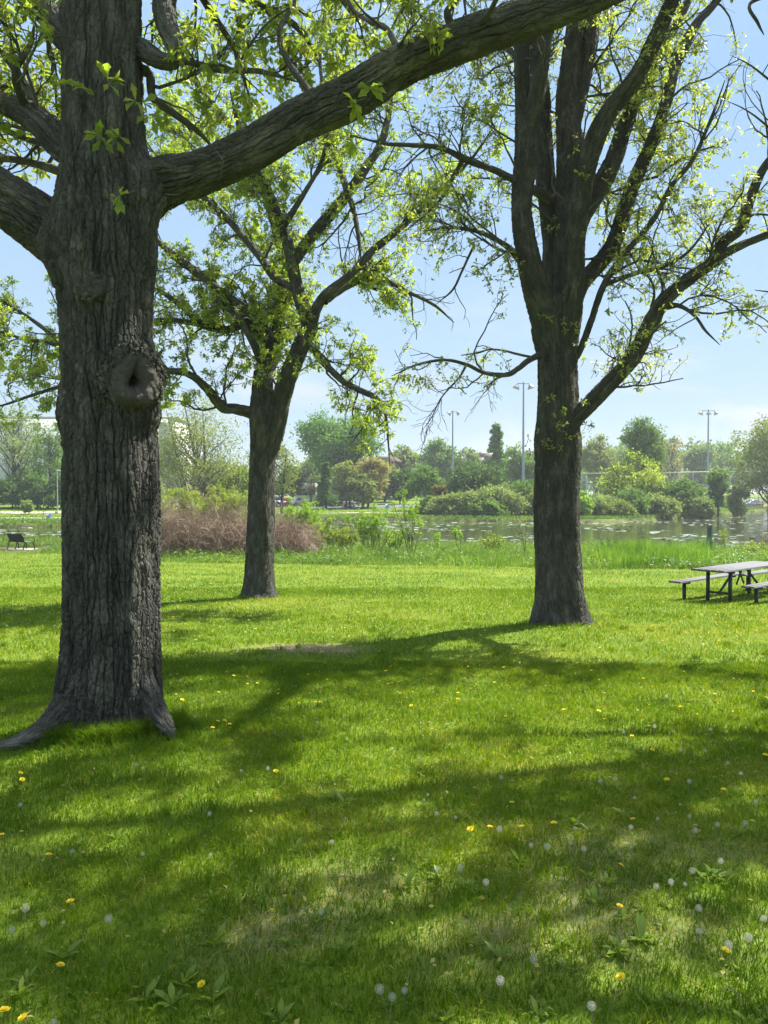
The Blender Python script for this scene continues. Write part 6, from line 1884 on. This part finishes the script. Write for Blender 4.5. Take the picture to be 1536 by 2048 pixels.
# thin bright cloud low over the far wood
tc = N(nt, 'ShaderNodeTexCoord')
mp_ = N(nt, 'ShaderNodeMapping'); mp_.inputs['Scale'].default_value = (1, 1, 2.6); L(nt, tc.outputs['Generated'], mp_.inputs['Vector'])
cn = N(nt, 'ShaderNodeTexNoise', Scale=5.5, Detail=7., Roughness=.58); L(nt, mp_.outputs[0], cn.inputs['Vector'])
cr = N(nt, 'ShaderNodeMapRange', interpolation_type='SMOOTHSTEP'); cr.inputs[1].default_value = .45; cr.inputs[2].default_value = .75; L(nt, cn.outputs['Fac'], cr.inputs[0])
sep = N(nt, 'ShaderNodeSeparateXYZ'); L(nt, tc.outputs['Generated'], sep.inputs[0])
el = N(nt, 'ShaderNodeMapRange', interpolation_type='SMOOTHSTEP'); el.inputs[1].default_value = .30; el.inputs[2].default_value = .06; el.inputs[3].default_value = .05; el.inputs[4].default_value = .9; L(nt, sep.outputs[2], el.inputs[0])
cm = N(nt, 'ShaderNodeMath', operation='MULTIPLY'); L(nt, cr.outputs[0], cm.inputs[0]); L(nt, el.outputs[0], cm.inputs[1])
veil = N(nt, 'ShaderNodeMix', data_type='RGBA'); veil.inputs[0].default_value = .92; L(nt, sky.outputs[0], veil.inputs[6]); zr_ = N(nt, 'ShaderNodeSeparateXYZ'); tc0 = N(nt, 'ShaderNodeTexCoord'); L(nt, tc0.outputs['Generated'], zr_.inputs[0]); L(nt, ramp(nt, zr_.outputs[2], [(0, (2.75, 3.4, 4.0)), (.16, (2.4, 3.35, 4.3)), (.45, (1.95, 3.05, 4.55)), (.56, (2.3, 3.3, 4.6)), (.72, (5.2, 5.7, 6.2)), (1, (5.6, 6.0, 6.4))]), veil.inputs[7])   # thin high veil, its overhead part brightened out of view as added fill light
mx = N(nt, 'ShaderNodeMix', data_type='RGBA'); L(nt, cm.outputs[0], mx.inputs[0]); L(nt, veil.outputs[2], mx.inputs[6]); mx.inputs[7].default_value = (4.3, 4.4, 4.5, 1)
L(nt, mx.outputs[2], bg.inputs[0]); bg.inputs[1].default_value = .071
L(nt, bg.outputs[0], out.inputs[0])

sl = bpy.data.lights.new('sun', 'SUN'); sl.energy = 4.6; sl.angle = math.radians(.53); sl.color = (1, .955, .87)
so = bpy.data.objects.new('sun', sl); COL.objects.link(so)
so.rotation_euler = Vector([float(-v) for v in SUN]).to_track_quat('-Z', 'Y').to_euler(); so.location = (20, 20, 40)

HAZE = .00045
if HAZE:
    m, nt, out = mat('haze_air')
    v = N(nt, 'ShaderNodeVolumePrincipled'); v.inputs['Color'].default_value = (.86, .93, 1., 1); v.inputs['Density'].default_value = HAZE; v.inputs['Anisotropy'].default_value = .2
    L(nt, v.outputs[0], out.inputs['Volume'])
    a = Acc(); a.box((-1600, -90, -4), (1600, 2300, 32)); o = a.build('haze', m); o['kind'] = 'stuff'; o['label'] = 'thin pale haze in the air over the park'; o['category'] = 'haze'

cd = bpy.data.cameras.new('camera'); co = bpy.data.objects.new('camera', cd); COL.objects.link(co)
cd.sensor_fit = 'VERTICAL'; cd.sensor_height = 36; cd.lens = F / 2048 * 36
co.location = (0, 0, CAM_H); co.rotation_euler = (PI / 2 - PITCH, 0, 0)
cd.clip_start = .05; cd.clip_end = 6000
C.camera = co
C.view_settings.view_transform = 'Standard'; C.view_settings.look = 'None'; C.view_settings.exposure = 1.6; C.view_settings.gamma = 1
C.cycles.max_bounces = 8; C.cycles.diffuse_bounces = 4; C.cycles.transmission_bounces = 6; C.cycles.volume_bounces = 0
